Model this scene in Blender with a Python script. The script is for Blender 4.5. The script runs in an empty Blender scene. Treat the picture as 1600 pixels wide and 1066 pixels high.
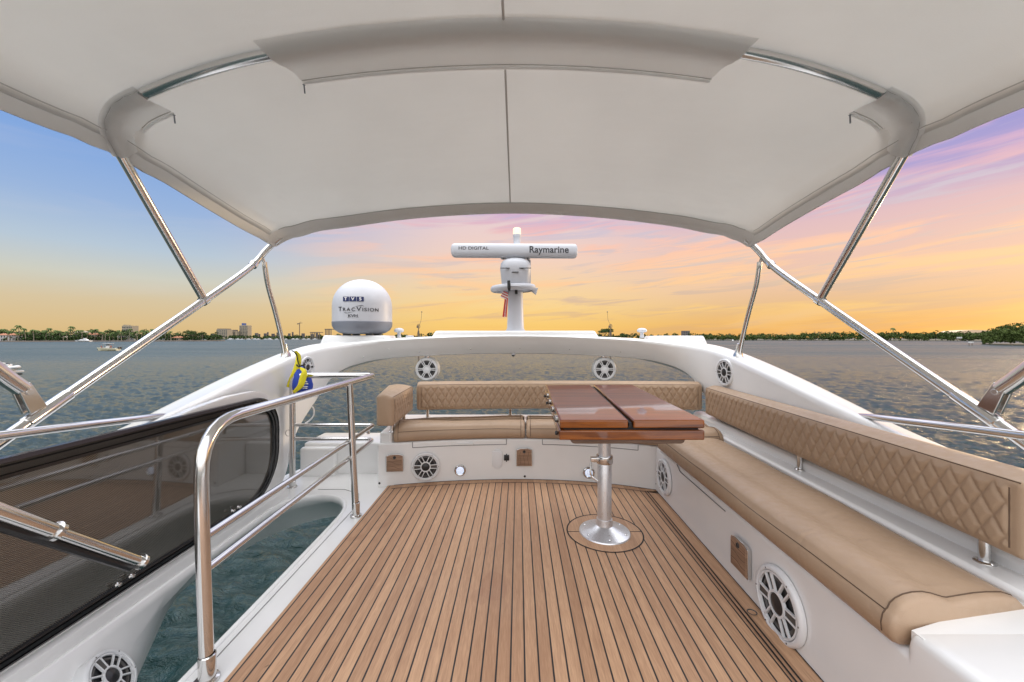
import bpy, bmesh, math, random
import numpy as np
from mathutils import Vector, Matrix
random.seed(7); rng = np.random.default_rng(7)
SC = bpy.context.scene
R = math.radians
S = 0.75                      # deck units -> metres (applied to every deck object below)
CAMZ = 1.4*S
FPX = 600.0                   # focal length in pixels of a 1600 px wide frame
HZ = 528.0                    # horizon row
WZ = CAMZ-5.0                 # water level

# ------------------------------------------------------------------ camera
cam = bpy.data.cameras.new("camera"); camo = bpy.data.objects.new("camera", cam)
SC.collection.objects.link(camo)
cam.sensor_width = 36; cam.lens = FPX/1600*36
cam.shift_y = -(533-HZ)/1600; cam.shift_x = 0
cam.clip_start = 0.02; cam.clip_end = 12000
camo.location = (0, 0, CAMZ); camo.rotation_euler = (R(90), 0, 0)
SC.camera = camo
SC.view_settings.view_transform = 'Standard'; SC.view_settings.look = 'None'
SC.view_settings.exposure = 0.2; SC.view_settings.gamma = 1
SC.render.resolution_x = 1024; SC.render.resolution_y = 682
SC.cycles.max_bounces = 8; SC.cycles.diffuse_bounces = 4; SC.cycles.glossy_bounces = 4
SC.cycles.transparent_max_bounces = 8; SC.cycles.sample_clamp_indirect = 6; SC.cycles.sample_clamp_direct = 12
SC.cycles.caustics_reflective = False; SC.cycles.caustics_refractive = False

def lin(r, g, b, k=1.0):
    f = lambda c: (c/255/12.92 if c/255 <= .04045 else ((c/255+.055)/1.055)**2.4)*k
    return (f(r), f(g), f(b), 1)

# ------------------------------------------------------------------ node helper
class NT:
    def __init__(s, tree): s.t = tree; s.n = tree.nodes; s.l = tree.links
    def new(s, typ, **kw):
        n = s.n.new(typ)
        for k, v in kw.items(): setattr(n, k, v)
        return n
    def set(s, n, key, v):
        if isinstance(v, bpy.types.NodeSocket): s.l.new(v, n.inputs[key])
        elif v is not None: n.inputs[key].default_value = v
    def math(s, op, a, b=None, c=None, clamp=False):
        n = s.new('ShaderNodeMath', operation=op, use_clamp=clamp)
        s.set(n, 0, a); s.set(n, 1, b); s.set(n, 2, c); return n.outputs[0]
    def mix(s, f, a, b, mode='MIX'):
        n = s.new('ShaderNodeMix', data_type='RGBA', blend_type=mode, clamp_factor=True)
        s.set(n, 0, f); s.set(n, 6, a); s.set(n, 7, b); return n.outputs[2]
    def smooth(s, v, a, b, lo=0.0, hi=1.0):
        n = s.new('ShaderNodeMapRange', interpolation_type='SMOOTHSTEP')
        s.set(n, 0, v); s.set(n, 1, a); s.set(n, 2, b); s.set(n, 3, lo); s.set(n, 4, hi); return n.outputs[0]
    def ramp(s, f, stops, interp='LINEAR'):
        n = s.new('ShaderNodeValToRGB'); cr = n.color_ramp; cr.interpolation = interp
        while len(cr.elements) > 1: cr.elements.remove(cr.elements[-1])
        cr.elements[0].position = stops[0][0]; cr.elements[0].color = stops[0][1]
        for p, c in stops[1:]:
            e = cr.elements.new(p); e.color = c
        s.set(n, 0, f); return n.outputs[0]
    def noise(s, vec, scale, detail=3, rough=.5, dist=0, dims='3D'):
        n = s.new('ShaderNodeTexNoise', noise_dimensions=dims)
        s.set(n, 'Vector', vec); s.set(n, 'Scale', scale); s.set(n, 'Detail', detail)
        s.set(n, 'Roughness', rough); s.set(n, 'Distortion', dist); return n.outputs[0]
    def mapping(s, vec, scale=(1, 1, 1), rot=(0, 0, 0), loc=(0, 0, 0)):
        n = s.new('ShaderNodeMapping'); s.set(n, 0, vec); s.set(n, 1, loc); s.set(n, 2, rot); s.set(n, 3, scale)
        return n.outputs[0]
    def sep(s, v):
        n = s.new('ShaderNodeSeparateXYZ'); s.set(n, 0, v); return n.outputs
    def comb(s, x, y, z):
        n = s.new('ShaderNodeCombineXYZ'); s.set(n, 0, x); s.set(n, 1, y); s.set(n, 2, z); return n.outputs[0]

# ------------------------------------------------------------------ sky: sunset, blue on one side, peach and violet on the other
SUN_EL, SUN_AZ = 6.0, 58.0    # degrees above the horizon / right of the view axis
world = bpy.data.worlds.new("World"); SC.world = world; world.use_nodes = True
w = NT(world.node_tree); w.n.clear()
tc = w.new('ShaderNodeTexCoord'); d = tc.outputs['Generated']
dx, dy, dz = w.sep(d)[0:3]
az = w.math('ARCTAN2', dx, dy)                       # 0 ahead, + to the right
el = w.math('MULTIPLY', w.math('ARCSINE', dz), 57.2958)
e30 = w.math('DIVIDE', el, 30.0, clamp=True)
def P(el_, c, k=1.0): return (min(1, el_/30), lin(*c, k))
left = w.ramp(e30, [P(0, (216, 182, 120)), P(1.5, (218, 188, 134)), P(4, (214, 194, 156)), P(6.5, (204, 204, 190)), P(9.5, (180, 198, 214)),
                    P(14, (148, 178, 220)), P(21, (112, 158, 222)), P(30, (104, 145, 205))])
cent = w.ramp(e30, [P(0, (246, 192, 98)), P(2, (250, 203, 108)), P(4.5, (250, 211, 138)), P(7.5, (246, 210, 160)), P(11.5, (243, 208, 188)),
                    P(16, (234, 206, 204)), P(22, (190, 185, 214)), P(30, (150, 165, 205))])
right = w.ramp(e30, [P(0, (228, 164, 84)), P(1.5, (230, 172, 92)), P(3.8, (226, 182, 130)), P(7, (236, 194, 165)), P(10.5, (233, 192, 180)),
                     P(13.5, (224, 186, 190)), P(16.5, (178, 160, 206)), P(20, (148, 146, 210)), P(30, (135, 140, 200))])
# clouds: long streaks that rise to the right
u = w.math('ADD', az, w.math('MULTIPLY', el, 0.012))
cv = w.comb(w.math('MULTIPLY', u, 2.2), w.math('SUBTRACT', w.math('MULTIPLY', el, 0.34), w.math('MULTIPLY', az, 1.5)), 0.0)
n1 = w.noise(cv, 1.1, 5, .55, .6)
n2 = w.noise(w.mapping(cv, (1.3, 1.9, 1), (0, 0, .15), (4.1, 2.2, 0)), 1.3, 6, .6, .9)
fR = w.smooth(az, R(2), R(38)); fC = w.smooth(az, R(-42), R(-4))
base = w.mix(fR, w.mix(fC, left, cent), right)
amt = w.math('MULTIPLY', w.smooth(az, R(-36), R(-6)), w.smooth(el, 1.0, 7.0, .45, 1.0))
peach = w.ramp(e30, [P(0, (245, 184, 84)), P(4, (250, 202, 116)), P(8, (255, 204, 152)), P(14, (252, 196, 178)), P(18, (205, 168, 205)), P(22, (190, 165, 208)), P(30, (200, 170, 205))])
mauve = w.ramp(e30, [P(0, (206, 160, 112)), P(4, (212, 176, 144)), P(9, (218, 196, 182)), P(15, (208, 194, 208)), P(22, (158, 152, 212)), P(30, (120, 130, 195))])
c1 = w.mix(w.math('MULTIPLY', w.smooth(n1, .46, .60), amt), base, peach)
c2 = w.mix(w.math('MULTIPLY', w.math('MULTIPLY', w.smooth(n2, .50, .66), amt), .85), c1, mauve)
# faint high haze over the blue side
c2 = w.mix(w.math('MULTIPLY', w.smooth(n1, .5, .75), .10), c2, lin(225, 215, 215))
# the glow round the low sun, just outside the frame
gd = w.math('ADD', w.math('POWER', w.math('DIVIDE', w.math('SUBTRACT', az, R(SUN_AZ+14)), R(9)), 2.0),
            w.math('POWER', w.math('DIVIDE', w.math('SUBTRACT', el, 3.0), 5.0), 2.0))
glow = w.math('EXPONENT', w.math('MULTIPLY', gd, -1.0))
c3 = w.mix(w.math('MULTIPLY', glow, .9), c2, (3.2, 1.9, .7, 1))
# unseen sky above and behind, brightened as added fill for deck and water
c3 = w.mix(.05, c3, (.78, .72, .70, 1))
c3 = w.mix(1.0, c3, (.87, .87, .87, 1), 'MULTIPLY')
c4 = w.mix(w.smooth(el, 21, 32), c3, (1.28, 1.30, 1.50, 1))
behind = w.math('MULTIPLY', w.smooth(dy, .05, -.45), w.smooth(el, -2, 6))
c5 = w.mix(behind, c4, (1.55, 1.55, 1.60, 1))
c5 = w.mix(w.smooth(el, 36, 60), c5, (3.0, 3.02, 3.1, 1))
skyt = w.new('ShaderNodeTexSky', sky_type='NISHITA', sun_disc=False, sun_elevation=R(SUN_EL), sun_rotation=R(SUN_AZ))
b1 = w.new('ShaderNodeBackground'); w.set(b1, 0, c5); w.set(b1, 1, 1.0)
b2 = w.new('ShaderNodeBackground'); w.set(b2, 0, skyt.outputs[0]); w.set(b2, 1, 0.004)
ad = w.new('ShaderNodeAddShader'); w.l.new(b1.outputs[0], ad.inputs[0]); w.l.new(b2.outputs[0], ad.inputs[1])
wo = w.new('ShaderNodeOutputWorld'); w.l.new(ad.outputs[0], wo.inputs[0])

sun = bpy.data.lights.new("sun", 'SUN'); sun.energy = 0.9; sun.angle = R(3); sun.color = (1, .72, .42)
suno = bpy.data.objects.new("sun", sun); SC.collection.objects.link(suno)
sv = Vector((math.sin(R(SUN_AZ))*math.cos(R(SUN_EL)), math.cos(R(SUN_AZ))*math.cos(R(SUN_EL)), math.sin(R(SUN_EL))))
suno.rotation_euler = sv.to_track_quat('Z', 'Y').to_euler()

# ------------------------------------------------------------------ materials
MATS = {}
def mat(name, col, rough=.5, metal=0.0, **kw):
    m = bpy.data.materials.new(name); m.use_nodes = True; t = NT(m.node_tree); b = t.n['Principled BSDF']
    if len(col) == 3: col = (*col, 1)
    t.set(b, 'Base Color', col); t.set(b, 'Roughness', rough); t.set(b, 'Metallic', metal)
    for k, v in kw.items(): t.set(b, k, v)
    MATS[name] = m; return m, t, b
def vary(t, b, col, scale, amt, det=4):
    tcx = t.new('ShaderNodeTexCoord'); n = t.noise(tcx.outputs['Object'], scale, det, .6)
    f = t.smooth(n, .3, .7)
    a = tuple(c*(1-amt) for c in col[:3])+(1,); c_ = tuple(min(1, c*(1+amt)) for c in col[:3])+(1,)
    t.set(b, 'Base Color', t.mix(f, a, c_)); return n, tcx
def bump(t, b, h, strength, dist):
    n = t.new('ShaderNodeBump'); t.set(n, 'Height', h); t.set(n, 'Strength', strength); t.set(n, 'Distance', dist)
    t.l.new(n.outputs[0], b.inputs['Normal'])

m, t, b = mat('gelcoat', (.80, .80, .79), .22, 0, IOR=1.5); n, tcx = vary(t, b, (.79, .79, .78), 2.2, .02)
t.set(b, 'Roughness', .19)
m, t, b = mat('white_plastic', (.50, .51, .54), .42); vary(t, b, (.50, .51, .54), 6, .02)
mat('speaker_white', (.74, .75, .76), .38)
m, t, b = mat('steel', (.66, .655, .645), .15, 1.0)
m, t, b = mat('brushed_aluminium', (.74, .75, .77), .34, .85)
tcx = t.new('ShaderNodeTexCoord'); n = t.noise(t.mapping(tcx.outputs['Object'], (60, 60, 4)), 6, 4); t.set(b, 'Roughness', t.smooth(n, .3, .7, .26, .44)); bump(t, b, n, .08, .001)
# canopy cloth: lets some of the sky through
m = bpy.data.materials.new('canvas'); m.use_nodes = True; MATS['canvas'] = m; t = NT(m.node_tree); t.n.clear()
def cloth(t, c1, tr):
    tcx = t.new('ShaderNodeTexCoord'); o = tcx.outputs['Object']
    f = t.smooth(t.noise(o, 1.6, 4, .6), .3, .7)
    col = t.mix(f, tuple(c*.96 for c in c1)+(1,), (*c1, 1))
    ch = t.noise(t.mapping(o, (1, 1, 1)), 260, 2)
    big = t.noise(t.mapping(o, (1.2, 4, 1)), .8, 3)
    bm_ = t.new('ShaderNodeBump'); t.set(bm_, 'Height', t.math('ADD', t.math('MULTIPLY', ch, .0006), t.math('MULTIPLY', big, .02))); t.set(bm_, 'Strength', .6); t.set(bm_, 'Distance', 1.0)
    df = t.new('ShaderNodeBsdfDiffuse'); tl = t.new('ShaderNodeBsdfTranslucent')
    for x in (df, tl): t.set(x, 'Color', col); t.l.new(bm_.outputs[0], x.inputs['Normal'])
    mx = t.new('ShaderNodeMixShader'); t.set(mx, 0, tr); t.l.new(df.outputs[0], mx.inputs[1]); t.l.new(tl.outputs[0], mx.inputs[2])
    oo = t.new('ShaderNodeOutputMaterial'); t.l.new(mx.outputs[0], oo.inputs[0])
cloth(t, (.86, .855, .83), .34)
m = bpy.data.materials.new('canvas_double'); m.use_nodes = True; MATS['canvas_double'] = m; t = NT(m.node_tree); t.n.clear(); cloth(t, (.97, .98, .98), .42)
m = bpy.data.materials.new('canvas_hem'); m.use_nodes = True; MATS['canvas_hem'] = m; t = NT(m.node_tree); t.n.clear(); cloth(t, (.80, .80, .79), .24)
m, t, b = mat('canvas_seam', (.52, .52, .51), .8)
# leather
def leather(name, col):
    m, t, b = mat(name, col, .42, 0, IOR=1.45); n, tcx = vary(t, b, col, 3.0, .05)
    v = t.new('ShaderNodeTexVoronoi'); t.set(v, 'Vector', tcx.outputs['Object']); t.set(v, 'Scale', 420)
    bump(t, b, t.math('ADD', v.outputs[0], t.math('ADD', t.math('MULTIPLY', t.noise(tcx.outputs['Object'], 9, 3), 8), t.math('MULTIPLY', t.noise(t.mapping(tcx.outputs['Object'], (1, 2.5, 1)), 3.2, 2, .5, 1.0), 22))), .25, .0012)
    t.set(b, 'Roughness', t.smooth(t.noise(tcx.outputs['Object'], 40, 3), .3, .7, .38, .55))
leather('tan_leather', (.395, .275, .182))
mat('dark_thread', (.10, .06, .035), .7)
mat('light_thread', (.50, .36, .24), .7)
mat('black_gap', (.012, .012, .013), .7)
mat('grey_gap', (.22, .22, .215), .7)
mat('black_plastic', (.018, .018, .02), .32)
mat('dark_cone', (.012, .012, .014), .5)
mat('dark_grey_plastic', (.075, .07, .066), .4)
mat('grey_plastic', (.20, .215, .25), .5)
m, t, b = mat('smoked_acrylic', (.030, .027, .022), .04, 0, IOR=2.0)
tcx = t.new('ShaderNodeTexCoord'); o = tcx.outputs['Object']
wv = t.math('MULTIPLY', t.math('SINE', t.math('MULTIPLY', t.sep(o)[1], 950)), t.math('SINE', t.math('MULTIPLY', t.sep(o)[2], 950)))
t.set(b, 'Base Color', t.mix(t.smooth(wv, -.3, .6), (.040, .037, .032, 1), (.15, .14, .12, 1)))
bump(t, b, t.noise(o, 1.6, 2), .10, .015)
mat('rubber', (.012, .012, .013), .22)
# woods
def wood(name, c1, c2, rough, coat, axis, sc):
    m, t, b = mat(name, c1, rough); tcx = t.new('ShaderNodeTexCoord'); o = tcx.outputs['Object']
    s3 = {'x': (.06, 1, 1), 'y': (1, .06, 1), 'z': (1, 1, .06)}[axis]
    v = t.mapping(o, s3); n = t.noise(v, sc, 6, .65, 1.2)
    n2_ = t.noise(v, sc*5, 3, .6); f = t.math('ADD', t.math('MULTIPLY', n, .75), t.math('MULTIPLY', n2_, .25))
    t.set(b, 'Base Color', t.mix(t.smooth(f, .36, .64), (*c1, 1), (*c2, 1)))
    t.set(b, 'Coat Weight', coat); t.set(b, 'Coat Roughness', .04)
    bump(t, b, n2_, .06, .001)
    return m, t, b
m, t, b = wood('varnished_wood', (.10, .024, .005), (.27, .080, .011), .35, 1.0, 'x', 20); t.set(b, 'Specular IOR Level', .1)
m, t, b = wood('varnished_top', (.15, .024, .010), (.28, .060, .024), .3, .72, 'x', 14); t.set(b, 'Specular IOR Level', .05)
wood('plate_teak', (.20, .115, .07), (.34, .21, .135), .5, .1, 'x', 40)
wood('grey_wood', (.16, .11, .085), (.26, .19, .15), .6, 0, 'x', 30)
def teak(name, seams):
    m, t, b = mat(name, (.4, .22, .13), .62); tcx = t.new('ShaderNodeTexCoord'); o = tcx.outputs['Object']
    X, Y, Z = t.sep(o)[0:3]
    PW = .0603*S
    sk = t.math('MULTIPLY', t.math('MULTIPLY', t.math('SUBTRACT', Y, 1.5*S), .017), t.math('DIVIDE', t.math('ADD', X, 1.15*S), 1.15*S, clamp=True))
    q = t.math('DIVIDE', t.math('SUBTRACT', t.math('SUBTRACT', X, sk), .052*S), PW)
    fr = t.math('FRACT', q); idx = t.math('FLOOR', q)
    wn = t.new('ShaderNodeTexWhiteNoise', noise_dimensions='1D'); t.set(wn, 'W', idx)
    v = t.comb(t.math('MULTIPLY', X, 1.0), t.math('ADD', t.math('MULTIPLY', Y, .05), t.math('MULTIPLY', wn.outputs[0], 3.0)), 0.0)
    g1 = t.noise(v, 60, 6, .7, .4); g2 = t.noise(t.mapping(v, (1, 1, 1)), 320, 3, .6)
    cloud = t.noise(o, 1.4, 4, .6)
    f = t.math('ADD', t.math('ADD', t.math('MULTIPLY', g1, .45), t.math('MULTIPLY', g2, .45)), t.math('MULTIPLY', wn.outputs[0], .17))
    col = t.mix(t.smooth(f, .36, .74), (.36, .20, .112, 1), (.585, .36, .212, 1))
    col = t.mix(t.smooth(cloud, .4, .75, 0, .35), col, (.42, .235, .135, 1))
    # a few stains left on the boards
    def stain(cx, cy, rx, ry, k, col):
        n_ = t.noise(o, 9, 3, .5)
        a = t.math('ADD', t.math('POWER', t.math('DIVIDE', t.math('SUBTRACT', X, cx*S), rx*S), 2.0), t.math('POWER', t.math('DIVIDE', t.math('SUBTRACT', Y, cy*S), ry*S), 2.0))
        a = t.math('ADD', t.math('SQRT', a), t.math('MULTIPLY', t.math('SUBTRACT', n_, .5), 1.1))
        return t.mix(t.smooth(a, 1.05, .85, 0, k), col, (.30, .15, .09, 1))
    col = stain(-.10, 2.17, .09, .13, .28, col); col = stain(-.17, 2.08, .05, .08, .25, col)
    a = t.math('ABSOLUTE', t.math('SUBTRACT', t.math('SQRT', t.math('ADD', t.math('POWER', t.math('SUBTRACT', X, -1.22*S), 2.0), t.math('POWER', t.math('SUBTRACT', Y, 2.92*S), 2.0))), .27*S))
    arc = t.math('MULTIPLY', t.smooth(a, .045*S, .01*S), t.smooth(t.noise(o, 4, 3), .40, .6))
    col = t.mix(t.math('MULTIPLY', arc, .6), col, (.30, .15, .08, 1))
    sp = t.noise(o, 16, 2, .5); col = t.mix(t.smooth(sp, .76, .80, 0, .6), col, (.12, .07, .045, 1))
    h = g1
    if seams:
        ed = t.math('SUBTRACT', .5, t.math('ABSOLUTE', t.math('SUBTRACT', fr, .5)))   # 0 at the seam
        sm = t.smooth(ed, .054, .070)
        col = t.mix(sm, (.018, .017, .018, 1), col); h = t.math('ADD', t.math('MULTIPLY', g1, .15), sm)
    t.set(b, 'Base Color', col); bump(t, b, h, .35, .0015)
    t.set(b, 'Roughness', t.smooth(cloud, .3, .7, .5, .68))
teak('teak_planks', True); teak('teak_margin', False)
mat('yellow_cloth', (.75, .66, .02), .7); mat('blue_cloth', (.02, .06, .42), .7); mat('black_cord', (.02, .02, .02), .8)
mat('white_print', (.85, .85, .85), .6)
mat('navy_print', (.012, .022, .10), .5); mat('black_print', (.03, .03, .035), .5); mat('red_print', (.25, .01, .02), .5)
mat('flag_red', (.55, .05, .05), .8); mat('flag_white', (.8, .78, .76), .8)
def emis(name, col, k):
    m, t, b = mat(name, col, .4); t.set(b, 'Emission Color', (*col, 1)); t.set(b, 'Emission Strength', k)
emis('lamp_warm', (1, .80, .42), .8); emis('led_white', (.7, .8, 1), .55)
mat('brass_glint', (.7, .5, .12), .2, 1.0)
# water
m, t, b = mat('sea_water', (.010, .045, .045), .07, 0, IOR=1.34)
tcx = t.new('ShaderNodeTexCoord'); o = tcx.outputs['Object']
wA = t.noise(t.mapping(o, (.8, 1.7, 1), (0, 0, .35)), 2.4, 5, .62, .9)
wC = t.noise(t.mapping(o, (.25, 1, 1), (0, 0, .1)), .022, 4, .55)
dist = t.new('ShaderNodeVectorMath', operation='LENGTH'); t.l.new(o, dist.inputs[0]); dist = dist.outputs['Value']
bump(t, b, wA, 1.0, .22)
t.set(b, 'Roughness', t.math('MULTIPLY', t.smooth(dist, 8, 200, .10, .36), t.smooth(wC, .3, .7, .75, 1.15)))
t.set(b, 'Base Color', t.mix(t.smooth(wC, .35, .7), (.007, .024, .022, 1), (.012, .034, .033, 1)))
# far things
def leafmat(name, c1, c2):
    m, t, b = mat(name, c1, .7); gi = t.new('ShaderNodeNewGeometry')
    f = gi.outputs['Random Per Island']; oi = t.new('ShaderNodeObjectInfo')
    f = t.math('ADD', t.math('MULTIPLY', f, .7), t.math('MULTIPLY', oi.outputs['Random'], .3))
    t.set(b, 'Base Color', t.mix(f, (*c1, 1), (*c2, 1))); t.set(b, 'Specular IOR Level', .1)
leafmat('palm_leaf', (.035, .055, .018), (.10, .14, .045)); leafmat('tree_leaf', (.022, .040, .014), (.07, .11, .032))
leafmat('mangrove_leaf', (.034, .056, .013), (.095, .125, .034))
mat('bark', (.14, .11, .085), .9); mat('palm_bark', (.26, .21, .16), .9); mat('shore_soil', (.07, .065, .045), .9)
mat('seawall', (.20, .17, .15), .8); mat('villa_white', (.42, .41, .39), .7); mat('villa_cream', (.30, .25, .18), .7)
mat('roof_tile', (.34, .14, .07), .8); mat('tower_pale', (.30, .26, .19), .7); mat('tower_grey', (.13, .11, .10), .7); mat('dark_window', (.05, .06, .07), .2)
mat('crane_paint', (.16, .12, .08), .6); mat('hull_cream', (.62, .58, .42), .3); mat('hull_white', (.55, .55, .55), .3); mat('hull_red', (.45, .12, .10), .4)
mat('blue_glass', (.05, .09, .25), .3); mat('skin', (.35, .2, .13), .6); mat('shirt', (.25, .1, .08), .8); mat('foam', (.75, .77, .78), .6)
mat('beige_roof', (.62, .45, .30), .8)

# ------------------------------------------------------------------ mesh helpers
V = Vector
def tag(o, label=None, cat=None, group=None, kind=None):
    if label: o['label'] = label
    if cat: o['category'] = cat
    if group: o['group'] = group
    if kind: o['kind'] = kind
    return o
def thing(name, label, cat, loc=(0, 0, 0), group=None, rot=None):
    o = bpy.data.objects.new(name, None); SC.collection.objects.link(o); o.location = loc
    o.empty_display_size = .1
    if rot is not None: o.rotation_mode = 'QUATERNION'; o.rotation_quaternion = rot
    return tag(o, label, cat, group)
def root_loc(p):
    v = V((0, 0, 0))
    while p is not None: v += p.location; p = p.parent
    return v
class MB:
    def __init__(s): s.v = []; s.f = []
    def add(s, vs, fs):
        k = len(s.v); s.v += [tuple(x) for x in vs]; s.f += [tuple(i+k for i in f) for f in fs]; return s
    def box(s, x0, x1, y0, y1, z0, z1, bev=0, seg=2):
        if bev:
            bm = bmesh.new(); bmesh.ops.create_cube(bm, size=1)
            for v in bm.verts: v.co = V(((x0+x1)/2+v.co.x*(x1-x0), (y0+y1)/2+v.co.y*(y1-y0), (z0+z1)/2+v.co.z*(z1-z0)))
            bmesh.ops.bevel(bm, geom=bm.edges[:], offset=bev, segments=seg, profile=.6, affect='EDGES')
            bm.verts.index_update(); s.add([v.co for v in bm.verts], [[v.index for v in f.verts] for f in bm.faces]); bm.free(); return s
        vs = [(x, y, z) for x in (x0, x1) for y in (y0, y1) for z in (z0, z1)]
        return s.add(vs, [(0, 1, 3, 2), (4, 6, 7, 5), (0, 4, 5, 1), (2, 3, 7, 6), (0, 2, 6, 4), (1, 5, 7, 3)])
    def loft(s, rings, closed=True, caps=True, flip=False):
        n = len(rings[0]); vs = [p for r in rings for p in r]; fs = []
        for i in range(len(rings)-1):
            for j in range(n if closed else n-1):
                a = i*n+j; b_ = i*n+(j+1) % n; f = (a, b_, b_+n, a+n); fs.append(f[::-1] if flip else f)
        if caps and closed:
            a = tuple(range(n)); c = tuple((len(rings)-1)*n+j for j in range(n))
            fs += [a if flip else a[::-1], c[::-1] if flip else c]
        return s.add(vs, fs)
    def tube(s, pts, r, n=14, caps=True, closed=False):
        pts = [V(p) for p in pts]; m_ = len(pts); rr = r if isinstance(r, (list, tuple)) else [r]*m_
        tg = []
        for i in range(m_):
            a = pts[(i-1) % m_] if (closed or i > 0) else pts[i]; c = pts[(i+1) % m_] if (closed or i < m_-1) else pts[i]
            tg.append((c-a).normalized())
        up = V((0, 0, 1)) if abs(tg[0].z) < .9 else V((1, 0, 0)); nrm = (up-tg[0]*up.dot(tg[0])).normalized(); rings = []
        for i in range(m_):
            nrm = (nrm-tg[i]*nrm.dot(tg[i])).normalized(); bn = tg[i].cross(nrm)
            rings.append([pts[i]+(nrm*math.cos(a)+bn*math.sin(a))*rr[i] for a in [2*math.pi*k/n for k in range(n)]])
        if closed: rings.append(rings[0]); caps = False
        return s.loft(rings, True, caps)
    def lathe(s, prof, c=(0, 0, 0), ax=(0, 0, 1), n=40, caps=False):
        ax = V(ax).normalized(); up = V((1, 0, 0)) if abs(ax.x) < .9 else V((0, 1, 0)); e1 = (up-ax*up.dot(ax)).normalized(); e2 = ax.cross(e1); c = V(c)
        rings = [[c+ax*z+(e1*math.cos(a)+e2*math.sin(a))*max(r_, 1e-5) for a in [2*math.pi*k/n for k in range(n)]] for r_, z in prof]
        return s.loft(rings, True, caps)
    def prism(s, poly, a, b_, fn=lambda p, h: (p[0], p[1], h)):
        n = len(poly); return s.loft([[fn(p, a) for p in poly], [fn(p, b_) for p in poly]], True, True)
    def build(s, name, m, parent=None, local=False, angle=35, bevel=0, bseg=3, flat=False, sub=0):
        me = bpy.data.meshes.new(name); vs = s.v
        if parent is not None and not local:
            rl = root_loc(parent); vs = [(x-rl.x, y-rl.y, z-rl.z) for x, y, z in s.v]
        me.from_pydata(vs, [], s.f); me.materials.append(MATS[m])
        bm = bmesh.new(); bm.from_mesh(me); bmesh.ops.remove_doubles(bm, verts=bm.verts, dist=1e-6); bmesh.ops.recalc_face_normals(bm, faces=bm.faces); bm.to_mesh(me); bm.free()
        if not flat:
            me.shade_smooth()
            if angle: me.set_sharp_from_angle(angle=R(angle))
        o = bpy.data.objects.new(name, me); SC.collection.objects.link(o)
        if parent is not None: o.parent = parent
        if bevel:
            md = o.modifiers.new('bevel', 'BEVEL'); md.width = bevel; md.segments = bseg; md.limit_method = 'ANGLE'; md.angle_limit = R(28); md.harden_normals = False
        return o
def catmull(pts, n=8):
    pts = [np.array(p, float) for p in pts]; P_ = [2*pts[0]-pts[1]]+pts+[2*pts[-1]-pts[-2]]; out = []
    for i in range(1, len(P_)-2):
        p0, p1, p2, p3 = P_[i-1:i+3]
        for k in range(n):
            u_ = k/n; out.append(.5*((2*p1)+(-p0+p2)*u_+(2*p0-5*p1+4*p2-p3)*u_**2+(-p0+3*p1-3*p2+p3)*u_**3))
    out.append(P_[-2]); return [tuple(p) for p in out]
def fillet(pts, r, n=7):
    pts = [V(p) for p in pts]; out = [pts[0]]; rs = r if isinstance(r, list) else [r]*(len(pts)-2)
    for i in range(1, len(pts)-1):
        a, p, c = pts[i-1], pts[i], pts[i+1]; rr = min(rs[i-1], (a-p).length*.49, (c-p).length*.49)
        p1 = p+(a-p).normalized()*rr; p2 = p+(c-p).normalized()*rr
        for k in range(n+1):
            u_ = k/n; out.append(p1*(1-u_)**2+p*2*u_*(1-u_)+p2*u_**2)
    out.append(pts[-1]); return out
def PX(x, y, Y): return V(((x-800)/FPX*Y, Y, 1.4-(y-HZ)/FPX*Y))       # deck units
def copy_tree(o, parent=None):
    c = o.copy(); SC.collection.objects.link(c); c.parent = parent
    for ch in o.children: copy_tree(ch, c)
    return c
_tmp = {}
def text_mesh(txt, size, depth=.002, bold=0.0, sx=1.0, spacing=1.0):
    cu = bpy.data.curves.new('t', 'FONT'); cu.body = txt; cu.size = size; cu.extrude = depth; cu.offset = bold; cu.align_x = 'CENTER'; cu.align_y = 'CENTER'; cu.space_character = spacing
    o = bpy.data.objects.new('t', cu); SC.collection.objects.link(o); bpy.context.view_layer.update()
    me = bpy.data.meshes.new_from_object(o.evaluated_get(bpy.context.evaluated_depsgraph_get()))
    vs = [(v.co.x*sx, v.co.y, v.co.z) for v in me.vertices]; fs = [tuple(p.vertices) for p in me.polygons]
    bpy.data.objects.remove(o); bpy.data.curves.remove(cu); bpy.data.meshes.remove(me); return vs, fs

# =================================================================== THE BOAT
# deck and seat base
arc = [(-1.27, 3.615), (-1.175, 3.636), (-.9, 3.70), (-.625, 3.75), (-.3, 3.785), (0, 3.80), (.3, 3.79), (.625, 3.75), (1.0, 3.66), (1.325, 3.535)]
arc = [p[:2] for p in catmull([(x, y, 0) for x, y in arc], 4)]
def arcY(x): return float(np.interp(x, [p[0] for p in arc], [p[1] for p in arc]))
def redge(y): return float(np.interp(y, [0.2, 1.56, 3.535], [1.243, 1.268, 1.325]))
yacht = thing('motor_yacht', 'white fibreglass flybridge of a motor yacht with a curved radar arch', 'yacht', (0, 0, 0))
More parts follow.
